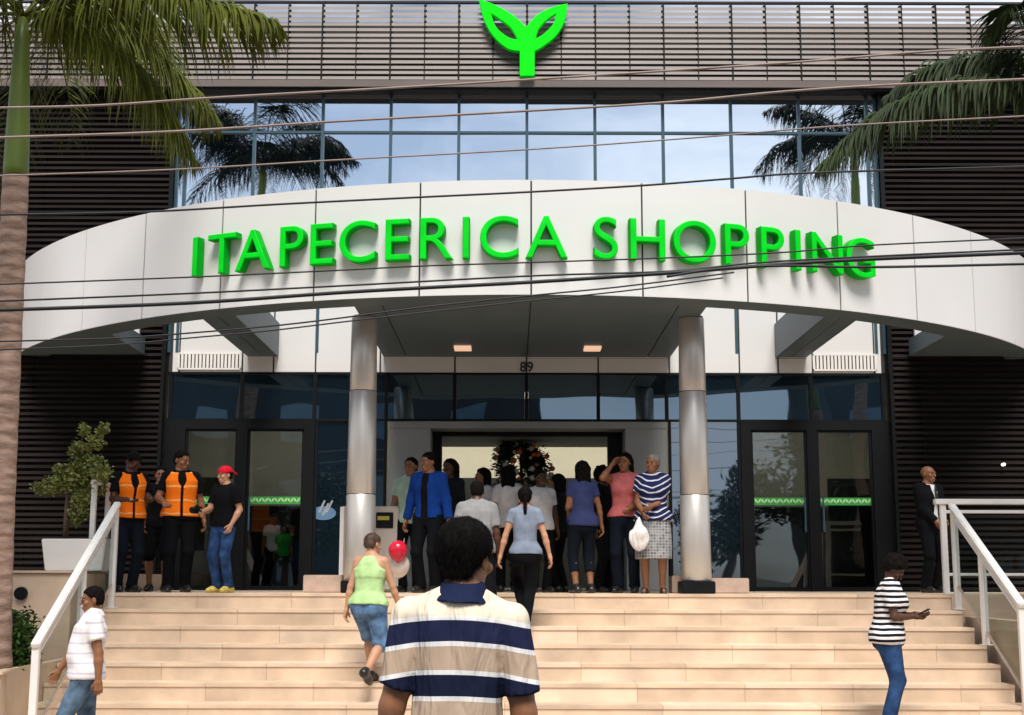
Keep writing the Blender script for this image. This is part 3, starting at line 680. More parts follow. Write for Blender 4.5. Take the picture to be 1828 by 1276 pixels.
# across the street: what the glass reflects
def street_tree(x, y, h, label, seed, m='leaf_d'):
    r = empty('street_tree', (x, y, -.1)); tag(r, label, 'tree', 'trees across the street'); rr = random.Random(seed)
    tb = MB().tube([(x, y, -.1), (x+.1, y, h*.4), (x, y, h*.7)], [.2, .15, .06], 10)
    bl = []
    for i in range(16):
        a = rr.uniform(0, 6.28); q = rr.uniform(.1, 1); zz = h*rr.uniform(.42, .9); rad = rr.uniform(.35, .6)*h*.24
        bl.append((x+math.cos(a)*q*h*.33, y+math.sin(a)*q*h*.33, zz, rad)); tb.tube([(x+.05, y, h*.38), bl[-1][:3]], [.06, .02], 5)
    o = tb.build('trunk', 'bark'); hangw(o, r, r.location)
    leaf_cloud(bl, 5000, .12, seed, m, 'crown', r, r.location)
for i, (x, y, h) in enumerate(((13, -14, 7.4), (8.5, -13, 6.0), (-9, -14, 6.5), (18, -15, 8.5), (-16, -15, 8), (3, -15, 5.2))):
    street_tree(x, y, h, ['large round dark tree reflected in the right glazing', 'smaller dark tree mirrored beside the right column', 'dark tree across the street from the left palm', 'tallest dark tree far right across the street', 'dark tree far left across the street', 'lowest dark tree opposite the entrance'][i], 31+i)
for x0_, x1_, hh_, lab in ((-40, 1.4, 11.5, 'long dark three-storey building opposite the left half of the entrance'), (15.2, 42, 12.5, 'tall dark building opposite the right louvred wall')):
    hb = empty('street_building', (x0_, -24, 0)); tag(hb, lab, 'building', 'buildings across the street')
    o = MB().box(x0_, x1_, -34, -24, -.13, hh_).build('wall', mat('render_wall', (.05, .055, .06), .8, .2, 1)); hangw(o, hb, hb.location)
    o = MB().box(x0_-.3, x1_+.3, -34.3, -23.7, hh_+.001, hh_+.3).build('roof', 'kerb'); hangw(o, hb, hb.location)
    for i in range(int((x1_-x0_)/4)):
        for z in (1, 4.6, 8.2):
            o = MB().box(x0_+1+i*4, x0_+2.8+i*4, -23.998, -23.95, z, z+1.5).build('window', 'glass_low'); hangw(o, hb, hb.location)
for x_, z_, lab, sd_ in ((-6.25, 11.4, 'tall palm near the camera, mirrored in the upper left panes', 5), (8.1, 12.1, 'tall palm near the camera, mirrored in the upper right panes', 9)):
    palm((x_, 8, -.13), (x_+.2, 8, z_), lab, [], 'frond_k', sd_, nf=26, flen=2.7, L=.95)

# ------------------------------------------------------------------ overhead cables
cables = [
 ([(-60, 197), (0, 195), (180, 190), (400, 175), (700, 158), (1000, 139), (1400, 112), (1640, 92), (1828, 82), (1900, 79)], 8.2, .0078, 'wire_l', 'uppermost thin pale cable crossing the louvres'),
 ([(-60, 251), (0, 248), (300, 237), (600, 218), (950, 198), (1200, 182), (1400, 163), (1600, 150), (1828, 140), (1900, 136)], 8.0, .0078, 'wire_l', 'second pale cable from the top, crossing the upper windows'),
 ([(-60, 318), (0, 316), (300, 305), (600, 287), (950, 267), (1250, 245), (1500, 224), (1828, 206), (1900, 202)], 7.9, .005, 'wire_l', 'thin cable crossing the lower row of upper window panes'),
 ([(-60, 387), (0, 386), (260, 380), (500, 366), (750, 353), (950, 343), (1150, 331), (1300, 319), (1450, 308), (1828, 296), (1900, 294)], 7.8, .0066, 'wire', 'dark cable crossing just below the top edge of the canopy'),
 ([(-60, 512), (0, 510), (330, 497), (600, 484), (750, 476), (950, 469), (1200, 460), (1400, 450), (1555, 437), (1828, 424), (1900, 420)], 7.7, .005, 'wire', 'thin cable touching the bottoms of the sign letters'),
 ([(-60, 541), (0, 540), (330, 526), (600, 512), (950, 493), (1200, 484), (1390, 466), (1828, 444), (1900, 442)], 7.6, .006, 'wire', 'medium cable just above the thick black cable'),
 ([(-60, 558), (0, 556), (330, 543), (600, 524), (750, 515), (950, 504), (1200, 487), (1300, 479), (1400, 471), (1550, 462), (1828, 450), (1900, 446)], 7.55, .0115, 'wire', 'thickest black cable crossing the canopy face'),
 ([(1190, 494), (1250, 484), (1310, 478), (1400, 474), (1560, 476), (1828, 470), (1900, 468)], 7.5, .008, 'wire', 'short black cable branching below the thickest cable at right'),
 ([(-60, 614), (0, 612), (200, 606), (330, 597), (480, 584), (600, 570), (750, 550), (950, 528), (1100, 513), (1250, 494), (1310, 486)], 7.45, .005, 'wire', 'thin cable crossing the left diagonal beam and soffit'),
 ([(-60, 630), (0, 627), (200, 618), (330, 606), (480, 592), (620, 575), (780, 556), (960, 536), (1120, 519), (1290, 496)], 7.4, .0045, 'wire', 'lowest thin cable crossing the white wall below the canopy'),
]
for pts, Y, r, m, lab in cables:
    ps = [P(x, y, Y) for x, y in pts]; sm = []
    for i in range(len(ps)-1):
        p0 = ps[max(i-1, 0)]; p1 = ps[i]; p2 = ps[i+1]; p3 = ps[min(i+2, len(ps)-1)]
        for k in range(6):
            f = k/6; sm.append(.5*((2*p1)+(-p0+p2)*f+(2*p0-5*p1+4*p2-p3)*f*f+(-p0+3*p1-3*p2+p3)*f**3))
    if len(pts) > 8 or 1:
        if 'branching' not in lab and 'soffit' not in lab and 'lowest' not in lab: ext = [Vector((12, Y, sm[-1].z+.35))]
        else: ext = []
        e0 = [Vector((-12, Y, sm[0].z-.1))] if 'branching' not in lab else []
    sm = e0+sm+[ps[-1]]+ext
    tag(MB().tube(sm, r, 7).build('overhead_cable', m, smooth=True), lab, 'cable', 'overhead cables across the facade')

# ------------------------------------------------------------------ people
def V3(a): return np.array(a, np.float32)
class Field:
    def __init__(s): s.p = []
    def cone(s, a, b, ra, rb, k=.02, cuts=(), sy=1.0):
        s.p.append(('c', V3(a), V3(b), ra, rb, k, cuts, sy)); return s
    def ell(s, c, r, k=.02, cuts=(), rot=None, neg=False):
        s.p.append(('n' if neg else 'e', V3(c), V3(r), rot, None, k, cuts, 1)); return s
    def loft(s, T, sec, k=.03, cuts=()):
        s.p.append(('l', T, np.array(sec, np.float32), None, None, k, cuts, 1)); return s
    def bounds(s, q):
        t = q[0]
        if t == 'c': lo = np.minimum(q[1]-q[3], q[2]-q[4]); hi = np.maximum(q[1]+q[3], q[2]+q[4])
        elif t in 'en': r = q[2].max(); r = q[2] if q[3] is None else np.array([r]*3); lo = q[1]-r; hi = q[1]+r
        else:
            C = []
            for z, rx, ry, oy in q[2]:
                for sx in (-1, 1):
                    for sy in (-1, 1): C.append(q[1](np.array([sx*rx, oy+sy*ry, z])))
            C = np.array(C); lo = C.min(0); hi = C.max(0)
        return lo, hi
    def mesh(s, h, noise=0, nf=14, seed=0, pad=.0, fine=0):
        los, his = zip(*[s.bounds(q) for q in s.p if q[0] != 'n'])
        lo = np.min(los, 0)-3*h-noise; hi = np.max(his, 0)+3*h+noise
        n = np.ceil((hi-lo)/h).astype(int)+1
        ax = [lo[i]+h*np.arange(n[i], dtype=np.float32) for i in range(3)]
        D = np.full(n, .2, np.float32)
        for q in s.p:
            l, u = s.bounds(q); m = .06 if q[0] != 'n' else .02
            i0 = np.maximum(((l-m-lo)/h).astype(int), 0); i1 = np.minimum(((u+m-lo)/h).astype(int)+2, n)
            if (i1 <= i0).any(): continue
            sl = tuple(slice(a, b) for a, b in zip(i0, i1))
            Pp = np.stack(np.meshgrid(*[ax[i][sl[i]] for i in range(3)], indexing='ij'), -1)
            d = s.ev(q, Pp)
            for pt, nn in q[6]: d = np.maximum(d, (Pp-V3(pt))@V3(nn))
            k = q[5]; A = D[sl]
            if q[0] == 'n': D[sl] = np.maximum(A, -d)
            else:
                hh = np.clip(.5+.5*(A-d)/k, 0, 1); D[sl] = A*(1-hh)+d*hh-k*hh*(1-hh)
        if noise:
            r = np.random.RandomState(seed); Pp = np.stack(np.meshgrid(*ax, indexing='ij'), -1); N = 0
            for i in range(6):
                w_ = r.normal(size=3)*nf*(1+.35*i); w_[2] *= .38; N = N+np.sin(Pp@w_.astype(np.float32)+r.rand()*6)/(1+.3*i)
            D = D+N.astype(np.float32)*noise/2.2
            if fine:
                N = 0
                for i in range(5):
                    w_ = r.normal(size=3)*nf*5; N = N+np.sin(Pp@w_.astype(np.float32)+r.rand()*6)
                D = D+N.astype(np.float32)*fine/2
        return surfnet(D, lo, h)
    def ev(s, q, Pp):
        t = q[0]
        if t == 'c':
            a, b = q[1], q[2]; ab = b-a; L = float(ab@ab)+1e-9
            tt = np.clip(((Pp-a)@ab)/L, 0, 1)
            dd = Pp-a-tt[..., None]*ab
            return np.sqrt((dd*dd).sum(-1))-(q[3]+(q[4]-q[3])*tt)
        if t in 'en':
            d = Pp-q[1]
            if q[3] is not None: d = d@np.array(q[3], np.float32)
            k0 = np.sqrt(((d/q[2])**2).sum(-1)); k1 = np.sqrt(((d/(q[2]**2))**2).sum(-1))+1e-6
            return k0*(k0-1)/k1
        T = q[1]; L = T.inv(Pp); z = L[..., 2]; S = q[2]
        rx = np.interp(z, S[:, 0], S[:, 1]); ry = np.interp(z, S[:, 0], S[:, 2]); oy = np.interp(z, S[:, 0], S[:, 3])
        x = L[..., 0]/rx; y = (L[..., 1]-oy)/ry
        rr = (np.abs(x)**2.3+np.abs(y)**2.3)**(1/2.3)
        d = (rr-1)*np.minimum(rx, ry)
        d = np.maximum(d, np.maximum(S[0, 0]-z, z-S[-1, 0]))
        return d.astype(np.float32)
class Frame:
    def __init__(s, o, Rm): s.o = V3(o); s.R = np.array(Rm, np.float32)
    def __call__(s, p): return (V3(p)-s.o)@s.R.T+s.o
    def inv(s, P_): return (P_-s.o)@s.R+s.o
def rot(ax, a):
    return np.array(Matrix.Rotation(a, 3, ax))
def surfnet(D, lo, h):
    neg = D < 0; nx, ny, nz = D.shape
    c = [neg[i:nx-1+i, j:ny-1+j, k:nz-1+k] for i in (0, 1) for j in (0, 1) for k in (0, 1)]
    sm = sum(x.astype(np.int8) for x in c); act = (sm > 0) & (sm < 8)
    idx = -np.ones(act.shape, np.int64); I = np.argwhere(act); idx[act] = np.arange(len(I))
    acc = np.zeros((len(I), 3)); cnt = np.zeros(len(I))
    offs = [(i, j, k) for i in (0, 1) for j in (0, 1) for k in (0, 1)]
    for a in offs:
        for d in range(3):
            if a[d]: continue
            b = list(a); b[d] = 1
            va = D[I[:, 0]+a[0], I[:, 1]+a[1], I[:, 2]+a[2]]; vb = D[I[:, 0]+b[0], I[:, 1]+b[1], I[:, 2]+b[2]]
            m = (va < 0) != (vb < 0); t = np.where(m, va/(va-vb+1e-12), 0)
            p = np.tile(np.array(a, float), (len(I), 1)); p[:, d] += t
            acc[m] += p[m]; cnt[m] += 1
    Vv = lo+h*(I+acc/np.maximum(cnt, 1)[:, None])
    F = []
    for d in range(3):
        u, v = (d+1) % 3, (d+2) % 3
        s0 = [slice(1, -1)]*3; s1 = list(s0); s0[d] = slice(0, -1); s1[d] = slice(1, None)
        a = neg[tuple(s0)]; b = neg[tuple(s1)]; E = np.argwhere(a != b)
        if not len(E): continue
        off = np.ones(3, int); off[d] = 0; E = E+off
        fl = neg[E[:, 0], E[:, 1], E[:, 2]]
        def g(du, dv):
            e = E.copy(); e[:, u] -= du; e[:, v] -= dv
            return idx[e[:, 0], e[:, 1], e[:, 2]]
        q = np.stack([g(1, 1), g(0, 1), g(0, 0), g(1, 0)], 1)
        q[~fl] = q[~fl][:, ::-1]; F.append(q)
    F = np.concatenate(F); F = F[(F >= 0).all(1)]
    return Vv, F
def np_mesh(name, parts, m, scale, parent=None):
    """parts: list of (verts, faces, material index)"""
    Vs = []; Fs = []; mi = []; n = 0
    for v, f, i in parts:
        Vs.append(v); Fs += [tuple(x) for x in (np.asarray(f)+n).tolist()]; mi += [i]*len(f); n += len(v)
    me = bpy.data.meshes.new(name); me.from_pydata((np.concatenate(Vs)*scale).tolist(), [], Fs)
    me.polygons.foreach_set('material_index', mi)
    o = link(name, me, m, parent, smooth=True); return o
def ik(a, b, l1, l2, pole):
    a, b, pole = V3(a), V3(b), V3(pole); d = b-a; L = np.linalg.norm(d); mx_ = (l1+l2)*.997
    if L > mx_: b = a+d/L*mx_; d = b-a; L = mx_
    n = d/L; x = (l1*l1-l2*l2+L*L)/(2*L); y = math.sqrt(max(0, l1*l1-x*x))
    pp = pole-n*float(pole@n); pp = pp/(np.linalg.norm(pp)+1e-9)
    return a+n*x+pp*y, b
def nrm(v): v = V3(v); return v/(np.linalg.norm(v)+1e-9)
def hand_mesh(wrist, d, pal, side, curl, h=.0055):
    """wrist, direction, palm normal, side=+1 if thumb lies along +cross"""
    d = nrm(d); pal = nrm(np.array(pal)-d*float(np.dot(pal, d))); x = np.cross(d, pal)*side   # x towards the thumb
    f = Field(); W = V3(wrist)
    f.cone(W-d*.03, W+d*.02, .026, .026, .02)
    lens = (.068, .076, .070, .055)
    for i in range(4):
        ox = .030-.020*i; kn = W+d*(.088-.004*abs(i-1.3))+x*ox
        f.cone(W+d*.015+x*ox*.6, kn, .0165, .0125, .016)
    for i in range(4):
        ox = .030-.020*i; kn = W+d*(.088-.004*abs(i-1.3))+x*ox*1.04; p = kn; a = curl*(.8+.12*i)
        for j, fr in enumerate((.42, .32, .26)):
            dd = d*math.cos(a)+pal*math.sin(a); q = p+dd*lens[i]*fr
            f.cone(p, q, .0092-.0008*j, .0086-.001*j, .004); p = q; a += curl*(1.0+.1*i)
    tb = W+d*.025+x*.030; t1 = tb+nrm(d*.8+x*.75+pal*.35)*.038; t2 = t1+nrm(d*.95+x*.15+pal*(.35+curl*.5))*.032
    f.cone(W+d*.015+x*.012, tb, .015, .0145, .012).cone(tb, t1, .0135, .011, .006).cone(t1, t2, .0105, .009, .004)
    return f.mesh(h)
SKIN = {}
def skin(c):
    if c not in SKIN:
        m = mat('skin', c, .45, .10, 9, .15, 90, spec=.35); SKIN[c] = m
    return SKIN[c]
M['hair'] = mat('black_hair', (.006, .005, .0045), .75, .4, 30, .2, 200, spec=.05)
M['hair_b'] = mat('brown_hair', (.055, .026, .013), .45, .4, 25, .6, 160)
M['hair_g'] = mat('grey_hair', (.22, .19, .17), .5, .35, 25, .6, 160)
M['eye'] = mat('eye_white', (.30, .26, .23), .2, tex=False); M['iris'] = mat('eye_dark', (.012, .008, .006), .15, tex=False)
M['shoe_b'] = mat('black_shoe', (.012, .012, .013), .35, .2, 10); M['shoe_w'] = mat('pale_shoe', (.45, .42, .36), .5, .15, 10); M['shoe_y'] = mat('yellow_trainer', (.55, .42, .10), .5, .3, 25)
M['lips'] = mat('lips', (.28, .08, .06), .4, .1, 10)
def cloth(name, c, rough=.9, var=.14, scale=10): return mat(name, c, rough, var, scale, .35, 260, spec=.08)
def stripes(name, stops, axis='Z', period=None, curve=0, wob=.004, folds=0):
    """banded cloth in the garment's own coordinates; stops = [(position m, colour)] from bottom up"""
    m = cloth(name, (1, 1, 1)); t = m.node_tree; b = t.nodes['Principled BSDF']
    g = t.nodes.new('ShaderNodeTexCoord'); sp = t.nodes.new('ShaderNodeSeparateXYZ'); t.links.new(g.outputs['Object'], sp.inputs[0])
    src = sp.outputs[axis]
    nn = t.nodes.new('ShaderNodeTexNoise'); nn.inputs['Scale'].default_value = 5; t.links.new(g.outputs['Object'], nn.inputs['Vector'])
    ma = t.nodes.new('ShaderNodeMath'); ma.operation = 'MULTIPLY_ADD'; t.links.new(nn.outputs['Fac'], ma.inputs[0]); ma.inputs[1].default_value = wob*6; t.links.new(src, ma.inputs[2]); src = ma.outputs[0]
    if curve:
        sq = t.nodes.new('ShaderNodeMath'); sq.operation = 'MULTIPLY'; t.links.new(sp.outputs['X'], sq.inputs[0]); t.links.new(sp.outputs['X'], sq.inputs[1])
        ad = t.nodes.new('ShaderNodeMath'); ad.operation = 'MULTIPLY_ADD'; t.links.new(sq.outputs[0], ad.inputs[0]); ad.inputs[1].default_value = curve; t.links.new(src, ad.inputs[2]); src = ad.outputs[0]
    if period:
        dv = t.nodes.new('ShaderNodeMath'); dv.operation = 'DIVIDE'; t.links.new(src, dv.inputs[0]); dv.inputs[1].default_value = period
        fr = t.nodes.new('ShaderNodeMath'); fr.operation = 'FRACT'; t.links.new(dv.outputs[0], fr.inputs[0]); src = fr.outputs[0]
    r = t.nodes.new('ShaderNodeValToRGB'); r.color_ramp.interpolation = 'CONSTANT'; e = r.color_ramp.elements
    sc_ = 1 if period else .5
    e[0].position = stops[0][0]*sc_; e[0].color = (*stops[0][1], 1); e[1].position = stops[1][0]*sc_; e[1].color = (*stops[1][1], 1)
    for p, c in stops[2:]: k = e.new(p*sc_); k.color = (*c, 1)
    if not period:
        hf = t.nodes.new('ShaderNodeMath'); hf.operation = 'MULTIPLY'; t.links.new(src, hf.inputs[0]); hf.inputs[1].default_value = .5; src = hf.outputs[0]
    t.links.new(src, r.inputs[0]); t.links.new(r.outputs[0], b.inputs['Base Color'])
    if folds:
        mpp = t.nodes.new('ShaderNodeMapping'); mpp.inputs['Scale'].default_value = (1, 1, .22); t.links.new(g.outputs['Object'], mpp.inputs[0])
        n3 = t.nodes.new('ShaderNodeTexNoise'); n3.inputs['Scale'].default_value = 11; n3.inputs['Detail'].default_value = 3; n3.inputs['Distortion'].default_value = .6; t.links.new(mpp.outputs[0], n3.inputs['Vector'])
        b3 = t.nodes.new('ShaderNodeBump'); b3.inputs['Strength'].default_value = .9; b3.inputs['Distance'].default_value = folds; t.links.new(n3.outputs['Fac'], b3.inputs['Height']); 
        wv = t.nodes.new('ShaderNodeTexNoise'); wv.inputs['Scale'].default_value = 700; t.links.new(g.outputs['Object'], wv.inputs['Vector']); b4 = t.nodes.new('ShaderNodeBump'); b4.inputs['Strength'].default_value = .15; b4.inputs['Distance'].default_value = .002
        t.links.new(wv.outputs['Fac'], b4.inputs['Height']); t.links.new(b3.outputs[0], b4.inputs['Normal']); t.links.new(b4.outputs[0], b.inputs['Normal'])
    return m
def person(label, X, Y, Z, H=1.7, face=0, sk=(.20, .09, .045), build=1.0, fem=False, lean=0, side=0, twist=0,
           footL=(.10, 0, 0), footR=(-.10, 0, 0), toeL=8, toeR=-8, handL=(.25, -.04, .80), handR=(-.25, -.04, .80), poleL=None, poleR=None,
           palmL=None, palmR=None, curl=.45, hy=0, hp=0, hair='short', hairm='hair', top='tee', topm=None, sleeve=.62, hem=.86, bottom='trousers', botm=None,
           leg=1.0, shoes='shoe_b', hs=.0125, loose=.012, drop=0, vest=None, collar=None, extra=None, belly=0, cap=None, group=None, kneeL=None, kneeR=None):
    k = H/1.70; B = build; sh = (.150 if fem else .168)*(.6+.4*B)
    root_z = .92-drop
    pel = Frame((0, 0, root_z), np.eye(3)); Rt = rot('Z', R(twist))@rot('X', R(lean))@rot('Y', R(side))
    # torso frame: template pelvis height .92
    class TF:
        def __call__(s, p): return (V3(p)-V3((0, 0, .92)))@np.array(Rt, np.float32).T+V3((0, 0, root_z))
        def inv(s, P_): return (P_-V3((0, 0, root_z)))@np.array(Rt, np.float32)+V3((0, 0, .92))
    T = TF(); up = T((0, 0, 1.92))-T((0, 0, .92))
    # joints
    J = {}
    for s_, n in ((1, 'L'), (-1, 'R')):
        J['sh'+n] = T((s_*sh, .01, 1.385)); J['hip'+n] = V3((s_*.088, 0, .90-drop))
        f = footL if n == 'L' else footR; ank = V3((f[0], f[1]+.03, f[2]+.085)); ta = R(toeL if n == 'L' else toeR)
        J['toe'+n] = nrm((math.sin(ta), -math.cos(ta), 0))
        kp = (kneeL if n == 'L' else kneeR) or (s_*.15, -1, .1)
        J['kn'+n], J['an'+n] = ik(J['hip'+n], ank, .425, .415, kp)
        hnd = handL if n == 'L' else handR; pole = (poleL if n == 'L' else poleR) or (s_*.5, 1, -.3)
        J['el'+n], J['wr'+n] = ik(J['sh'+n], hnd, .285, .25, pole)
    # --- torso sections z, rx, ry, oy (template)
    ww = .88 if fem else 1.0; hw = 1.06 if fem else 1.0
    S = [(.80, .125*B, .095*B, .005), (.88, .168*B*hw, .118*B, .008), (.95, .165*B*hw, .113*B, .006), (1.05, .145*B*ww, .104*B+belly*.5, -belly*.5), (1.14, .148*B*ww, .106*B+belly*.4, -belly*.4),
         (1.24, .160*B*ww, .116*B, -.004), (1.33, .165*B*(.95 if fem else 1.02), .110*B, .002), (1.40, .135*(.5+.5*B), .088, .012), (1.45, .075, .066, .015), (1.49, .056, .056, .008)]
    def off(S_, o, zlo=None, zhi=None, fl=0): 
        r = [(z, rx+o, ry+o, oy) for z, rx, ry, oy in S_ if (zlo is None or z > zlo) and (zhi is None or z < zhi)]
        def at(z): return tuple([z]+[float(np.interp(z, [q[0] for q in S_], [q[i] for q in S_]))+(o if i < 3 else 0) for i in (1, 2, 3)])
        if zlo is not None: r = [at(zlo)]+r
        if zhi is not None: r = r+[at(zhi)]
        if fl: r = [(z, rx+fl*min(1, max(0, (1.08-z)/.12)), ry+fl*min(1, max(0, (1.08-z)/.12)), oy) for z, rx, ry, oy in r]
        return r
    b = Field(); b.loft(T, S, .02)
    for s_ in (-1, 1): b.cone(T((s_*.035, .022, 1.440)), T((s_*(sh-.015), .012, 1.388)), .044, .044, .03)
    if fem:
        for s_ in (-1, 1): b.ell(T((s_*.068*B, -.088*B, 1.255)), (.062, .05, .06), .035)
    hc = T((0, -.012, 1.580)); Rh = np.array(Rt)@rot('Z', R(hy))@rot('X', R(hp)); Rh32 = np.array(Rh, np.float32)
    def Hd(p): return hc+V3(p)@Rh32.T
    b.cone(T((0, .012, 1.42)), Hd((0, .018, -.045)), .060 if not fem else .050, .052 if not fem else .044, .03)
    for n, s_ in (('L', 1), ('R', -1)):
        A, E_, W_ = J['sh'+n], J['el'+n], J['wr'+n]; q = .8+.2*B; q2 = q*(.88 if fem else 1)
        b.cone(A, E_, .052*q2, .039*q2, .05); b.cone(E_, E_+(W_-E_)*.3, .039*q2, .041*q2, .02); b.cone(E_+(W_-E_)*.3, W_, .041*q2, .026*q2, .02)
        Hp, K, An = J['hip'+n], J['kn'+n], J['an'+n]
        b.cone(Hp, K, .092*B, .056*q, .03); b.cone(K, An, .052*q, .035*q, .03)
        cd = nrm(K-An); back = V3((0, 1, 0)); c0 = K+(An-K)*.28+back*.018; b.cone(c0, K+(An-K)*.55+back*.008, .050*q, .036*q, .03)
        if shoes in (None, 'sandal'):
            t_ = J['toe'+n]; g = An+V3((0, 0, -.05)); b.cone(g-t_*.045, g+t_*.10, .034, .030, .03); b.cone(g+t_*.09, g+t_*.16+V3((0, 0, -.008)), .031, .020, .02)
    bv, bf = b.mesh(hs, seed=1)
    # head, finer
    hd = Field(); HR = Rh
    hd.ell(Hd((0, .012, .032)), (.076, .094, .082), .03, rot=HR); hd.ell(Hd((0, -.022, -.052)), (.057, .066, .066), .035, rot=HR)
    hd.ell(Hd((0, -.058, -.088)), (.026, .022, .020), .025, rot=HR); hd.cone(Hd((0, .02, -.03)), T((0, .012, 1.44)), .050, .055 if not fem else .046, .02)
    hd.cone(Hd((0, -.082, .018)), Hd((0, -.105, -.020)), .009, .0125, .010); hd.ell(Hd((0, -.102, -.024)), (.017, .010, .009), .008, rot=HR)
    for s_ in (-1, 1):
        hd.ell(Hd((s_*.030, -.086, .030)), (.024, .012, .007), .012, rot=HR)
        hd.ell(Hd((s_*.046, -.062, -.022)), (.022, .022, .018), .02, rot=HR)
        hd.ell(Hd((s_*.077, .012, -.006)), (.009, .020, .032), .008, rot=HR)
    for s_ in (-1, 1): hd.ell(Hd((s_*.031, -.098, .010)), (.019, .013, .011), .01, rot=HR, neg=True)
    hd.ell(Hd((0, -.088, -.062)), (.024, .011, .006), .008, rot=HR)
    hd.ell(Hd((0, -.086, -.071)), (.020, .011, .006), .006, rot=HR)
    hv, hf = hd.mesh(min(hs*.55, .0075), seed=1)
    parts = [(bv, bf, 0), (hv, hf, 0)]
    for n, s_ in (('L', 1), ('R', -1)):
        d = nrm(J['wr'+n]-J['el'+n]); pl = (palmL if n == 'L' else palmR)
        if pl is None: pl = (-s_, 0, 0)
        dd = nrm(d+V3((0, 0, -.25)) if abs(d[2]) < .95 else d)
        # thumb side: for hanging hand with palm inward the thumb points forward (-Y)
        x = np.cross(dd, nrm(np.array(pl)-dd*float(np.dot(pl, dd)))); ref = V3((0, -1, 0)) if abs(dd[2]) > .6 else V3((0, 0, 1))
        sgn = 1 if float(np.dot(x, ref)) > 0 else -1
        v, f = hand_mesh(J['wr'+n], dd, pl, sgn, curl); parts.append((v, f, 0))
    body = np_mesh('person', parts, [skin(sk)], k)
    body.location = (X, Y, Z); body.rotation_euler = (0, 0, R(face)); tag(body, label, 'person', group)
    def sub_(name, prt, m): 
        return np_mesh(name, prt, [M[x] if isinstance(x, str) else x for x in (m if isinstance(m, list) else [m])], k, body)
    # eyes
    for s_ in (-1, 1):
        ef = Field(); ef.ell(Hd((s_*.031, -.079, .010)), (.0115, .0100, .0070), .001, rot=HR); ef2 = Field(); ef2.ell(Hd((s_*.031, -.0885, .010)), (.0058, .004, .0058), .001, rot=HR)
        sub_('eye', [(*ef.mesh(.0035), 0), (*ef2.mesh(.0022), 1)], ['eye', 'iris'])
    lf = Field(); lf.ell(Hd((0, -.0915, -.066)), (.022, .0095, .0085), .003, rot=HR); sub_('lips', [(*lf.mesh(.0035), 0)], 'lips')
    for s_ in (-1, 1):
        if hair != 'bald': sub_('eyebrow', [(*Field().cone(Hd((s_*.016, -.0955, .033)), Hd((s_*.046, -.083, .034)), .0042, .003, .002).mesh(.0028), 0)], hairm)
    # hair
    F = Field(); hh = .008 if hs > .009 else .0055
    nc = [(Hd((0, -.03, .035)), (-V3((0, .85, .5))@Rh32.T)*0)]
    fl = [(Hd((0, -.052, .052)), V3((0, -.80, -.60))@Rh32.T), ]      # remove the face side
    nk = [(Hd((0, 0, -.068)), V3((0, 0, -1))@Rh32.T)]
    if hair in ('short', 'buzz', 'long', 'pony', 'curly', 'bob', 'thick'):
        g = {'short': .007, 'buzz': .003, 'long': .014, 'pony': .008, 'curly': .030, 'bob': .016, 'thick': .013}[hair]
        F.ell(Hd((0, .016+g*.2, .040)), (.078+g, .094+g, .080+g), .01, cuts=[(Hd((0, -.060-g*.5, .060)), V3((0, -.62, -.78))@Rh32.T), (Hd((0, -.012, 0)), V3((0, -.80, -.6))@Rh32.T)]+[], rot=HR)
        F.ell(Hd((0, .036, -.010)), (.068+g*.8 if hair != 'thick' else .062, .068+g if hair != 'thick' else .066, .070 if hair != 'thick' else .085), .02, cuts=[(Hd((0, .026, 0)), V3((0, -1, 0))@Rh32.T), (Hd((0, 0, -.072 if hair not in ('short', 'buzz') or hs < .009 else -.055 if hs > .009 else -.088)), V3((0, 0, -1))@Rh32.T)], rot=HR)
        if hair in ('short', 'buzz', 'pony'):
            for s_ in (-1, 1): F.ell(Hd((s_*.092, .004, -.012)), (.030, .026, .036), .008, rot=HR, neg=True)
        if hair in ('long', 'bob'):
            L_ = .30 if hair == 'long' else .10; dn = V3((0, 0, -1))
            for x_ in (-.055, -.02, .02, .055): F.cone(Hd((x_, .075, .02)), Hd((x_*1.3, .085, -.03))+dn*L_, .040, .025, .03)
            for s_ in (-1, 1): F.cone(Hd((s_*.078, .02, .02)), Hd((s_*.085, .03, -.03))+dn*L_*.75, .026, .018, .02)
        if hair == 'pony':
            F.ell(Hd((0, .115, .035)), (.03, .03, .03), .02); F.cone(Hd((0, .125, .03)), Hd((0, .13, -.04))+V3((0, 0, -.16)), .034, .016, .02)
        if hair == 'curly':
            rr = random.Random(int(abs(X)*100))
            for i in range(34):
                a = rr.uniform(0, 6.28); e = rr.uniform(-.4, 1.4); q = V3((math.cos(a)*math.cos(e)*.098, .02+math.sin(a)*math.cos(e)*.112, .04+math.sin(e)*.105))
                if q[1] < -.03 and q[2] < .09: continue
                F.ell(Hd(q), (.022, .022, .022), .008)
        tuft = {'buzz': .001, 'curly': .006}.get(hair, .0045)
        hvv, hff = F.mesh(hh, noise=tuft if hs > .009 else .0025, nf=60, seed=3)
        prt = [(hvv, hff, 0)]
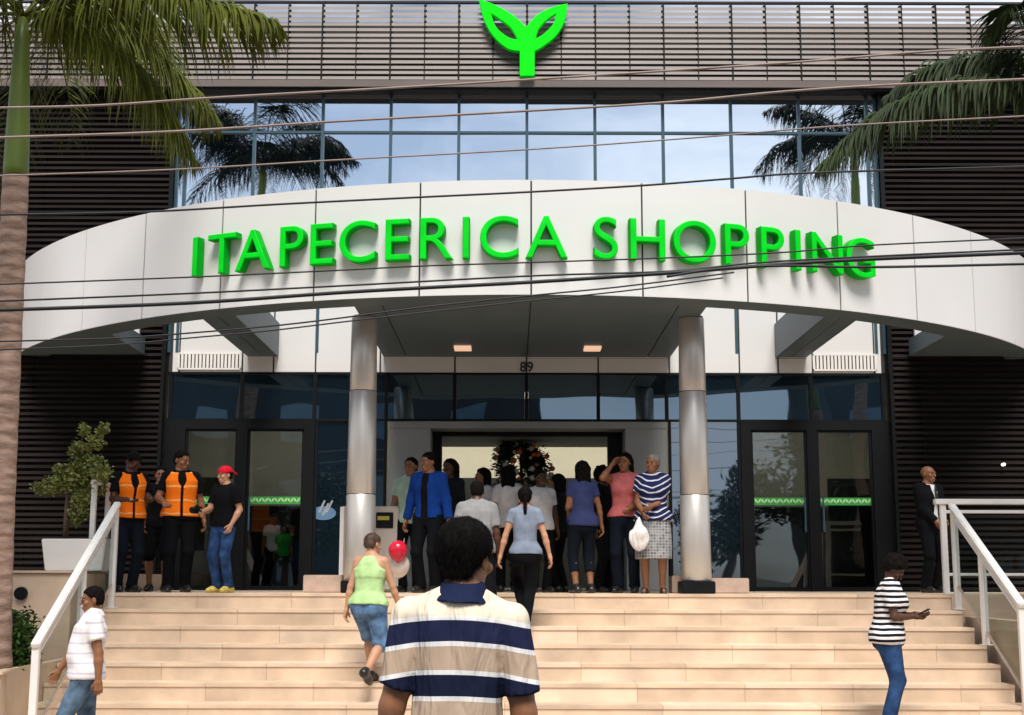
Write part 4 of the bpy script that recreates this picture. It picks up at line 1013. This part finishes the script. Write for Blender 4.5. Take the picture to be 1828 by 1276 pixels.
        if hair not in ('buzz',):
            # short strands standing off the hair mass
            rr = np.random.RandomState(5); nT = 500 if hs > .009 else 11000
            C = hvv[hff].mean(1); nn_ = np.cross(hvv[hff[:, 1]]-hvv[hff[:, 0]], hvv[hff[:, 2]]-hvv[hff[:, 0]]); nn_ /= np.linalg.norm(nn_, axis=1)[:, None]+1e-9
            sel = rr.choice(len(C), nT); c = C[sel]+rr.normal(size=(nT, 3))*.003; n_ = nn_[sel]; dn = np.tile([0, .3, -1.], (nT, 1))@Rh.T+rr.normal(size=(nT, 3))*.35
            dn /= np.linalg.norm(dn, axis=1)[:, None]; tip = c+n_*(.007 if hs > .009 else .0015)+dn*rr.uniform(.010, .024 if hs < .009 else .03, (nT, 1)); sd_ = np.cross(n_, dn)*(.0016 if hs > .009 else .0009)
            vv = np.stack([c-sd_, c+sd_, tip], 1).reshape(-1, 3)
            ff = np.arange(3*nT).reshape(-1, 3)
            o_ = [(hvv, hff, 0), (vv, ff, 0)]; prt = o_
        sub_('hair', prt, hairm)
    if cap:
        C_ = Field(); C_.ell(Hd((0, .012, .045)), (.090, .108, .085), .01, cuts=[(Hd((0, 0, .030)), V3((0, 0, -1))@Rh32.T)], rot=HR)
        C_.ell(Hd((0, .125, .030)), (.062, .075, .010), .006, rot=np.array(Rh)@rot('X', R(-25)))
        sub_('cap', [(*C_.mesh(.007), 0)], cap)
    # upper garment
    o = loose; D_ = Field()
    if top in ('tee', 'long', 'polo', 'jacket_open'):
        for s_ in (-1, 1): D_.cone(T((s_*.035, .022, 1.436)), T((s_*(sh-.015), .012, 1.388)), .044+o, .046+o, .03)
    if top in ('tee', 'long', 'tank', 'polo'):
        zn = 1.455 if top != 'tank' else 1.29
        if top == 'tank': D_.loft(T, [(1.20, .155*B, .116*B+o, 0), (1.29, .158*B, .116*B+o, 0), (1.36, .118*B, .108*B+o, .004), (1.41, .100, .090+o, .012), (1.44, .088, .076, .014)], .03)
        D_.loft(T, off(S, o, hem, zn, .016), .02)
        if fem:
            for s_ in (-1, 1): D_.ell(T((s_*.068*B, -.088*B, 1.255)), (.062+o, .05+o, .06+o), .035, cuts=[(T((0, 0, zn)), up)])
        for n, s_ in (('L', 1), ('R', -1)):
            A, E_, W_ = J['sh'+n], J['el'+n], J['wr'+n]; q = .8+.2*B; q2 = q*(.88 if fem else 1)
            if top == 'tank':
                continue
            if top == 'long':
                D_.cone(A, E_, .052*q2+o, .042*q2+o, .05); D_.cone(E_, W_+(E_-W_)*.06, .042*q2+o, .030*q2+o, .02, cuts=[(W_+(E_-W_)*.06, nrm(W_-E_))])
            else:
                e = A+(E_-A)*sleeve; D_.cone(A, A+(E_-A)*(sleeve+.15), .051*q2+o, (.052-.010*sleeve)*q2+o*1.5, .028 if hs > .009 else .007, cuts=[(e, nrm(E_-A))])
        v, f = D_.mesh(max(hs*.9, .008) if hs > .009 else hs, noise=.0055 if hs > .009 else .008, nf=13, seed=int(abs(X*37))+2, fine=0.0)
        shirt = sub_({'tee': 'shirt', 'long': 'jacket' if collar == 'jacket' else 'shirt', 'tank': 'vest_top', 'polo': 'polo_shirt'}[top], [(v, f, 0)], topm)
    if vest:
        vf = Field(); vo = o+.013; fc = [(T((0, 0, 1.445)), up)]
        vf.loft(T, off(S, vo, .90, 1.43, .02), .02)
        for s_ in (-1, 1): vf.cone(T((s_*.09, .01, 1.32)), T((s_*.11, .01, 1.41)), .07, .045, .03)
        vf.ell(T((0, -.22, 1.08)), (.016, .14, .60), .01, rot=Rt, neg=True); vf.ell(T((0, -.22, 1.44)), (.075, .17, .20), .01, rot=Rt, neg=True)
        vv, vff = vf.mesh(.009, noise=.005, nf=10, seed=4); keep = slice(None)
        sub_('safety_vest', [(vv, vff[keep], 0)], vest)
    if top == 'jacket_open':
        D_.loft(T, off(S, o+.014, hem, 1.44), .02)
        for n in 'LR':
            A, E_, W_ = J['sh'+n], J['el'+n], J['wr'+n]
            D_.cone(A, E_, .052+o+.012, .042+o+.012, .05); D_.cone(E_, W_+(E_-W_)*.08, .042+o+.012, .034+o+.008, .02, cuts=[(W_+(E_-W_)*.08, nrm(W_-E_))])
        D_.ell(T((0, -.24, 1.00)), (extra['gap']+.012, .18, .60), .01, rot=Rt, neg=True); D_.ell(T((0, -.24, 1.42)), (.072, .19, .20), .01, rot=Rt, neg=True)
        v, f = D_.mesh(.009, noise=.006, nf=12, seed=int(abs(X*31))); keep = slice(None)
        sub_('jacket', [(v, f[keep], 0)], topm)
        I_ = Field(); I_.loft(T, off(S, .010, .90, 1.445), .02); sub_('shirt', [(*I_.mesh(.011, noise=.003), 0)], extra['inner'])
        if extra.get('tie'):
            t_ = Field(); t_.cone(T((0, -.128, 1.40)), T((0, -.150, 1.20)), .014, .022, .01); sub_('tie', [(*t_.mesh(.007), 0)], 'shoe_b')
    if collar and collar != 'jacket':
        c_ = Field(); c_.cone(T((0, .020, 1.425)), T((0, .012, 1.505)), .108, .066, .01, cuts=[(T((0, 0, 1.508)), nrm(up+V3((0, .12, 0)))), (T((0, 0, 1.44)), -up)])
        cc = c_.mesh(.008 if hs > .009 else .005); sub_('collar', [(*cc, 0)], collar)
    # lower garment
    if bottom:
        G = Field(); o2 = .008
        G.loft(T, off(S, o2, .80, .965), .02); G.ell((0, .01, .85-drop), (.150*B*hw, .112*B, .085), .03)
        if bottom in ('trousers', 'shorts'):
            for n in 'LR':
                Hp, K, An = J['hip'+n], J['kn'+n], J['an'+n]; q = .8+.2*B
                if bottom == 'trousers':
                    G.cone(Hp, K, .096*B+o2, .060*q+.012, .04); e = An+(K-An)*(.0)+V3((0, 0, -.01))
                    if leg < 1: e = K+(An-K)*leg
                    G.cone(K, e+(e-K)*.1, .060*q+.012, .052*q+.012, .03, cuts=[(e, nrm(An-K))])
                    if leg == 1: G.ell(e+V3((0, -.01, .02)), (.058, .062, .035), .03)
                else:
                    e = Hp+(K-Hp)*leg if leg < 1 else K+(An-K)*(leg-1); 
                    if leg <= 1: G.cone(Hp, Hp+(K-Hp)*(leg+.1), .100*B+o2, .085*q+o2, .04, cuts=[(e, nrm(K-Hp))])
                    else: G.cone(Hp, K, .098*B+o2, .075*q+o2, .04); G.cone(K, e+(e-K)*.1, .075*q+o2, .068*q+o2, .03, cuts=[(e, nrm(An-K))])
            sub_('trousers' if bottom == 'trousers' else 'shorts', [(*G.mesh(hs if hs > .009 else .011, noise=.0045, nf=12, seed=6), 0)], botm)
        else:
            kz = (J['knL'][2]+J['knR'][2])/2-.07; c = (J['knL']+J['knR'])/2
            class T0:
                def __call__(s, p): return V3(p)
                def inv(s, P_): return P_
            G.loft(T0(), [(kz, .198*B, .155*B, -.01), (kz+.15, .200*B, .155*B, -.005), (.80, .190*B, .14*B, .005), (.90, .172*B, .125*B, .005)], .03)
            sub_('skirt', [(*G.mesh(hs, noise=.004, nf=12, seed=6), 0)], botm)
    if shoes:
        for n in 'LR':
            An = J['an'+n]; t_ = J['toe'+n]; f_ = (footL if n == 'L' else footR); pt = (f_[3] if len(f_) > 3 else 0)
            tt = nrm(t_+V3((0, 0, -math.tan(R(pt))))); dn = nrm(np.cross(tt, np.cross(V3((0, 0, -1)), tt))); dn = dn if dn[2] < 0 else -dn
            g = An+dn*.045; sole = [(An+dn*.088, dn)]
            Q = Field()
            if shoes == 'sandal':
                Q.cone(g-tt*.05+dn*.035, g+tt*.15+dn*.035, .042, .044, .02, cuts=[(g+dn*.026, -dn), sole[0]]); Q.cone(g+tt*.08-dn*.0, g+tt*.11, .038, .036, .01, cuts=[])
                sub_('sandal', [(*Q.mesh(.009), 0)], 'shoe_b'); continue
            Q.cone(An-tt*.01, g-tt*.045, .044, .044, .02, cuts=sole); Q.cone(g-tt*.045, g+tt*.10, .046, .044, .03, cuts=sole); Q.cone(g+tt*.09+dn*.004, g+tt*.165+dn*.010, .043, .032, .03, cuts=sole)
            sub_('shoe', [(*Q.mesh(.009), 0)], shoes)
    return body, J, k
def wpt(body, p, k):
    a = body.rotation_euler.z; q = Vector((p[0]*k, p[1]*k, p[2]*k)); q.rotate(Matrix.Rotation(a, 3, 'Z')); return q+body.location

# cloths
navy = (.009, .014, .045); white_ = (.80, .78, .76); tan = (.50, .37, .27); cream_ = (.74, .64, .50)
C = dict(denim=cloth('denim', (.022, .055, .14), .8, .6, 9), denim_l=cloth('light_denim', (.10, .19, .33), .8, .55, 11), black=cloth('black_cloth', (.005, .0055, .007)),
         navytee=cloth('navy_tee', (.035, .045, .12)), grey=cloth('grey_tee', (.26, .26, .26)), bluegrey=cloth('bluegrey_tee', (.20, .24, .31), var=.2), green=cloth('pale_green_cloth', (.42, .62, .28), var=.15),
         orange=stripes('orange_vest', [(0, (.92, .19, .01)), (.80, (.95, .42, .13)), (.93, (.92, .19, .01))], period=.17, wob=.012), blue=cloth('blue_jacket', (.006, .035, .19)), pink=cloth('pink_top', (.50, .13, .13)), white=cloth('white_cloth', (.66, .64, .62)),
         mint=cloth('mint_shirt', (.34, .46, .36)), red=cloth('red_cap', (.62, .012, .035)), darknavy=cloth('dark_trousers', (.006, .009, .015)), steel=cloth('jeans_grey', (.08, .13, .19), .8, .55, 10), charcoal=cloth('charcoal_cloth', (.012, .014, .017)))
polo = stripes('striped_polo', [(0, tan), (1.03, white_), (1.046, navy), (1.130, white_), (1.146, tan), (1.222, white_), (1.238, (.012, .016, .04)), (1.310, white_), (1.326, tan), (1.404, white_), (1.420, (.018, .022, .060)), (1.490, white_), (1.506, cream_)], curve=.45, wob=.0012, folds=.05)
bw = stripes('black_white_stripes', [(0, white_), (.5, (.012, .012, .02))], period=.052, wob=.004)
wt = stripes('white_grey_stripes', [(0, (.78, .76, .76)), (.82, (.58, .55, .62))], period=.085, wob=.003)
lnv = stripes('leaf_navy', [(0, (.015, .02, .07)), (.55, (.6, .6, .68)), (.8, (.02, .03, .09))], period=.075, curve=-2.2, wob=.012)
plaid = mat('plaid_cloth', (.22, .22, .22), .85, .1, 10)
t = plaid.node_tree; br = t.nodes.new('ShaderNodeTexBrick'); br.inputs['Scale'].default_value = 14; br.inputs['Color1'].default_value = (.24, .24, .24, 1); br.inputs['Color2'].default_value = (.10, .10, .11, 1); br.inputs['Mortar'].default_value = (.50, .50, .50, 1); br.offset = 0; br.inputs['Mortar Size'].default_value = .03; br.inputs['Brick Width'].default_value = .5; br.inputs['Row Height'].default_value = .5
g = t.nodes.new('ShaderNodeTexCoord'); mp2 = t.nodes.new('ShaderNodeMapping'); mp2.inputs['Rotation'].default_value = (R(90), 0, 0); t.links.new(g.outputs['Object'], mp2.inputs[0]); t.links.new(mp2.outputs[0], br.inputs['Vector']); t.links.new(br.outputs[0], t.nodes['Principled BSDF'].inputs['Base Color'])
dk = (.075, .032, .017); md = (.24, .105, .05); lt = (.48, .25, .15)
def at(px, Y): return P(px, 1000, Y).x
L0 = LZ+.001
def lvl(k): return LZ-RISE*k+.001

# foreground man
person('man in a navy and tan striped polo seen from behind, nearest to the camera', P(814, 1000, 4.72).x, 4.72, 0, 1.825, 176, md, .88, side=-2.8, handL=(.25, -.02, .80), handR=(-.25, -.02, .80), hair='thick', top='polo', topm=polo,
       sleeve=.80, collar=cloth('navy_collar', (.012, .018, .05)), bottom='trousers', botm=C['darknavy'], hs=.0075, hem=.82, loose=.014, hy=-22, hp=4)
# woman in the green vest climbing
wom, Jw, kw = person('woman in a pale green tank top and denim shorts climbing the steps', P(660, 1000, 14.35).x, 14.35, lvl(5), 1.62, 164, lt, 1.12, fem=True, lean=8, footL=(.06, -.30, .0), footR=(-.08, .20, .06, 30), toeL=0, toeR=0,
       handL=(.25, .02, .79), handR=(-.31, -.16, .80), hair='short', hairm='hair_b', top='tank', topm=C['green'], hem=.90, bottom='shorts', botm=C['denim_l'], leg=1.12, drop=.07, hp=6, hy=-25, loose=.018)
# man in the white shirt
person('man in a white short-sleeved shirt and jeans at the foot of the left railing', P(157, 1150, 11.9).x, 11.9, -.02, 1.58, -68, md, 1.16, belly=.05, lean=-3, footL=(.10, -.26, 0), footR=(-.10, .24, .03, 25), handL=(.24, .10, .78), handR=(-.24, -.26, .84),
       hair='short', top='polo', topm=wt, collar=C['white'], botm=C['steel'], sleeve=.60, hem=.86, loose=.020, hp=10, drop=.02, twist=0)
# woman in stripes with phone
pw_, Jp, kp_ = person('person in a black and white striped tee and jeans looking at a phone', P(1584, 1100, 13.35).x, 13.35, lvl(7), 1.66, 72, dk, 1.20, fem=True, hy=4, hp=40, lean=7, handL=(.05, -.29, 1.13), handR=(-.04, -.27, 1.11), poleL=(.6, .4, -1), poleR=(-.6, .4, -1),
       palmL=(0, 0, 1), palmR=(0, 0, 1), curl=.5, hair='curly', top='tee', topm=bw, sleeve=.66, hem=.84, botm=C['denim'], loose=.022)
c = (wpt(pw_, Jp['wrL'], kp_)+wpt(pw_, Jp['wrR'], kp_))/2+Vector((.075, 0, .035))
ph = MB().box(-.065, .065, -.034, .034, -.005, .005).build('phone', 'black', bevel=.003); ph.location = c; ph.rotation_euler = (0, R(-25), 0); tag(ph, 'dark mobile phone held by the person in the striped tee', 'phone')
# guard
person('bald guard in a dark suit and white shirt standing behind the right railing', at(1664, 18.3), 18.3, L0, 1.70, 28, md, 1.05, hair='bald', top='jacket_open', topm=C['black'], extra=dict(inner=C['white'], gap=.035, tie=True), handL=(.10, -.18, .95), handR=(-.08, -.20, .93), hem=.80, botm=C['black'], hy=15, curl=.9)
# two men in orange vests
person('man in an orange safety vest looking down, left of the second vest', at(226, 16.75), 16.75, L0, 1.72, 42, dk, 1.08, hp=38, hy=12, lean=4, handL=(.10, -.36, 1.12), handR=(-.16, -.30, 1.10), palmL=(0, 0, 1), palmR=(0, 0, 1), hair='short', top='tee', topm=C['black'], sleeve=.7, vest=C['orange'], botm=C['darknavy'], group=None)
person('man in an orange safety vest facing the boy, right of the first vest', at(318, 16.85), 16.85, L0, 1.75, 22, md, 1.10, hp=14, hy=38, handL=(.30, .0, .83), handR=(-.22, -.28, 1.04), palmR=(0, 0, 1), hair='short', top='tee', topm=C['black'], sleeve=.7, vest=C['orange'], botm=C['black'])
person('person in dark shorts half hidden between the two orange vests', at(282, 17.5), 17.5, L0, 1.60, 10, md, 1.0, hair='short', top='tee', topm=C['black'], bottom='shorts', botm=C['black'], leg=1.05, handL=(.2, -.1, .9), handR=(-.2, -.1, .9))
boy, Jb, kb = person('boy with a backward red cap, black tee and blue jeans holding a camera', at(398, 16.55), 16.55, L0, 1.53, -30, lt, .96, hy=-18, hp=6, handR=(-.12, -.30, 1.07), handL=(.20, -.08, .90), palmR=(1, 0, 0), hair='short', cap=C['red'], top='tee', topm=C['black'], sleeve=.7, botm=C['denim'], shoes='shoe_y', hem=.88)
c = wpt(boy, Jb['wrR'], kb)+Vector((-.06, -.05, .02)); cm = MB().box(-.06, .06, -.03, .03, -.04, .04).box(-.02, .02, -.02, .02, .041, .055); cm.tube([(0, -.03, 0), (0, -.09, 0)], [.032, .034], 16)
q = cm.build('camera_body', 'black'); q.name = 'camera'; q.location = c; q.rotation_euler = (0, 0, R(-30)); tag(q, 'small black camera held by the boy in the red cap', 'camera')
# crowd at the door
person('young man in a bright blue open jacket over a black shirt, watching left', at(764, 16.8), 16.8, L0, 1.73, -22, md, .98, hy=-28, hp=8, handL=(.30, -.02, .82), handR=(-.30, -.02, .82), hair='short', top='jacket_open', topm=C['blue'], extra=dict(inner=C['black'], gap=.055), botm=C['black'], hem=.90)
person('person in a pale mint shirt just left of the blue jacket', at(732, 17.4), 17.4, L0, 1.72, -10, md, .98, hair='short', top='tee', topm=C['mint'], botm=C['black'], hy=-10)
person('woman with long black hair in dark clothes right of the blue jacket', at(803, 18.0), 18.0, L0, 1.75, -35, dk, .98, fem=True, hair='long', top='long', topm=C['charcoal'], botm=C['black'])
person('woman with dark hair and white top behind the man in grey', at(862, 18.4), 18.4, L0, 1.66, -60, md, 1.0, fem=True, hair='long', top='tee', topm=C['white'], botm=C['black'], hy=-15)
person('man in a plain grey tee seen from behind, climbing in front of the door', at(852, 15.35), 15.35, lvl(2), 1.70, 184, dk, 1.10, hair='buzz', top='tee', topm=C['grey'], botm=C['black'], footL=(.10, -.10, .0), footR=(-.22, .30, -.36), lean=8, sleeve=.75, drop=.05)
person('woman with very long black hair and white blouse seen from behind', at(908, 18.0), 18.0, L0, 1.66, 175, md, .96, fem=True, hair='long', top='tee', topm=C['white'], botm=C['black'])
person('woman in a blue-grey tee and black trousers with tied hair climbing the steps', at(938, 15.3), 15.3, lvl(2), 1.60, 180, lt, .98, fem=True, hair='pony', top='tee', topm=C['bluegrey'], sleeve=.45, botm=C['black'], footL=(.03, -.16, .18), footR=(.0, .10, .0), handL=(.30, .0, .82), handR=(-.30, .02, .82), hem=.90, drop=.04)
person('dark-skinned person in a white tee facing out behind the blue-grey tee', at(966, 17.4), 17.4, L0, 1.56, 22, dk, 1.02, hair='short', top='tee', topm=C['white'], botm=C['black'], handR=(-.18, -.24, 1.0))
person('person in a navy top with a white bag stripe near the tree', at(997, 17.9), 17.9, L0, 1.54, 235, md, .96, fem=True, hair='bob', top='tee', topm=C['charcoal'], botm=C['black'])
person('woman in a navy blue tee and cropped leggings seen from behind', at(1041, 16.8), 16.8, L0, 1.62, 196, md, 1.04, fem=True, hair='bob', top='tee', topm=C['navytee'], sleeve=.5, bottom='trousers', botm=C['darknavy'], leg=.55, handL=(.10, -.24, 1.04), handR=(-.27, .0, .84))
person('person dressed all in black between the navy tee and the pink top', at(1078, 17.5), 17.5, L0, 1.60, 50, dk, 1.0, hair='curly', top='long', topm=C['black'], botm=C['black'])
person('woman in a pink top and dark jeans with one hand raised to her head', at(1118, 16.95), 16.95, L0, 1.74, -14, md, 1.08, fem=True, hair='bob', top='tee', topm=C['pink'], sleeve=.25, botm=C['darknavy'], handR=(-.13, -.12, 1.56), poleR=(-.5, -.5, -1), handL=(.10, -.18, 1.02), hy=-8, hem=.92)
old, Jo, ko = person('older grey-haired woman in a navy patterned blouse and plaid skirt', at(1168, 16.65), 16.65, L0, 1.70, -8, md, 1.14, fem=True, hair='short', hairm='hair_g', top='tee', topm=lnv, sleeve=.55, bottom='skirt', botm=plaid, shoes='sandal', handL=(-.01, -.24, 1.05), handR=(-.12, -.24, .98), hem=.88, hy=-20, loose=.02)
for px_, Y, lab, tm in ((487, 22.0, 'child in a pale shirt inside the hall behind the left door', C['white']), (505, 22.05, 'child in a green top inside the hall behind the left door', cloth('green_top', (.01, .35, .04)))):
    person(lab, P(px_, 1000, 21.9).x, 21.9, L0, 1.18 if px_ == 487 else 1.02, 20, md, .95, top='tee', topm=tm, botm=C['darknavy'], hs=.016)

# bags and balloons
def bag(c, w_, h_, label, seed):
    f = Field(); f.ell((0, 0, -h_*.62), (w_, w_*.55, h_*.36), .04); f.cone((0, 0, -h_*.45), (0, 0, -.02), w_*.75, .014, .04)
    o = np_mesh('plastic_bag', [(*f.mesh(.009, noise=.010, nf=26, seed=seed), 0)], [M['bag']], 1); o.location = c; tag(o, label, 'bag')
c = wpt(old, Jo['wrR'], ko)+Vector((-.05, -.05, -.06)); bag(c, .12, .42, 'white plastic bag hanging from the older woman in the plaid skirt', 3)
c = P(797, 945, 16.55); bag(c, .085, .52, 'white plastic bag in the left hand of the man in the blue jacket', 4)
def balloon(px, py, Y, r, m, label):
    c = P(px, py, Y); b = empty('balloon', c); tag(b, label, 'balloon', 'balloons at the top of the steps')
    pr = [(max(.0005, r*math.sin(a)*(1-.10*math.cos(a)*-1*(-1))), -math.cos(a)*r*1.12) for a in [math.pi*i/20 for i in range(21)]]
    o = MB().lathe(0, 0, pr, 28).build('envelope', m, b, smooth=True)
    MB().lathe(0, 0, [(.004, -r*1.11), (.012, -r*1.22), (.002, -r*1.2)], 12).build('knot', m, b)
    return c
c1 = balloon(711, 983, 16.15, .113, 'red', 'shiny red balloon floating above the white balloon'); c2 = balloon(714, 1010, 16.28, .122, 'balw', 'off-white balloon just below and behind the red balloon')
hp_ = Vector((P(722, 960, 16.55).x, 16.6, P(722, 960, 16.55).z))
for cc, lab in ((c1, 'thin string of the red balloon'), (c2, 'thin string of the white balloon')):
    tag(MB().tube([cc-Vector((0, 0, .13)), (cc+hp_)/2-Vector((0, 0, .15)), hp_], .0016, 5).build('balloon_string', 'white'), lab, 'string', 'balloon strings')
# decorated tree in the hall
xt = empty('christmas_tree', (P(931, 900, 21.6).x, 21.6, LZ)); tag(xt, 'dark decorated Christmas tree with orange and white baubles inside the hall', 'christmas tree')
x0, y0, z0 = xt.location; rr = random.Random(4); bl = []
HT = 2.25
for i in range(70):
    tz = rr.uniform(.1, 1)**.9; rad = .36+.60*(1-tz); a = rr.uniform(0, 6.28); bl.append((x0+math.cos(a)*rad*.7, y0+math.sin(a)*rad*.7, z0+.3+tz*(HT-.3), .16))
leaf_cloud(bl, 9000, .05, 12, 'leaf_d', 'crown', xt, xt.location, 4)
o = MB().tube([(x0, y0, z0), (x0, y0, z0+HT)], [.06, .02], 8).build('trunk', 'bark'); hangw(o, xt, xt.location)
bm_ = [mat('bauble_orange', (.8, .16, .04), .2, .1, 5), mat('bauble_white', (.7, .66, .6), .3, .1, 5), mat('bauble_gold', (.5, .3, .12), .25, .1, 5)]
proto = {}
for i in range(84):
    tz = rr.uniform(.25, 1); rad = .42+.50*(1-tz); a = rr.uniform(math.pi*1.05, math.pi*1.95); j = rr.choice((0, 1, 1, 2))
    if j not in proto: proto[j] = MB().lathe(0, 0, [(max(.0005, .042*math.sin(math.pi*q/10)), -.042*math.cos(math.pi*q/10)) for q in range(11)], 14).build('bauble', bm_[j], smooth=True); ob = proto[j]
    else: ob = proto[j].copy(); col.objects.link(ob)
    ob.location = (x0+math.cos(a)*rad-x0, y0+math.sin(a)*rad-y0, .3+tz*(HT-.3)); ob.parent = xt; s = rr.uniform(.6, 1.2); ob.scale = (s, s, s)
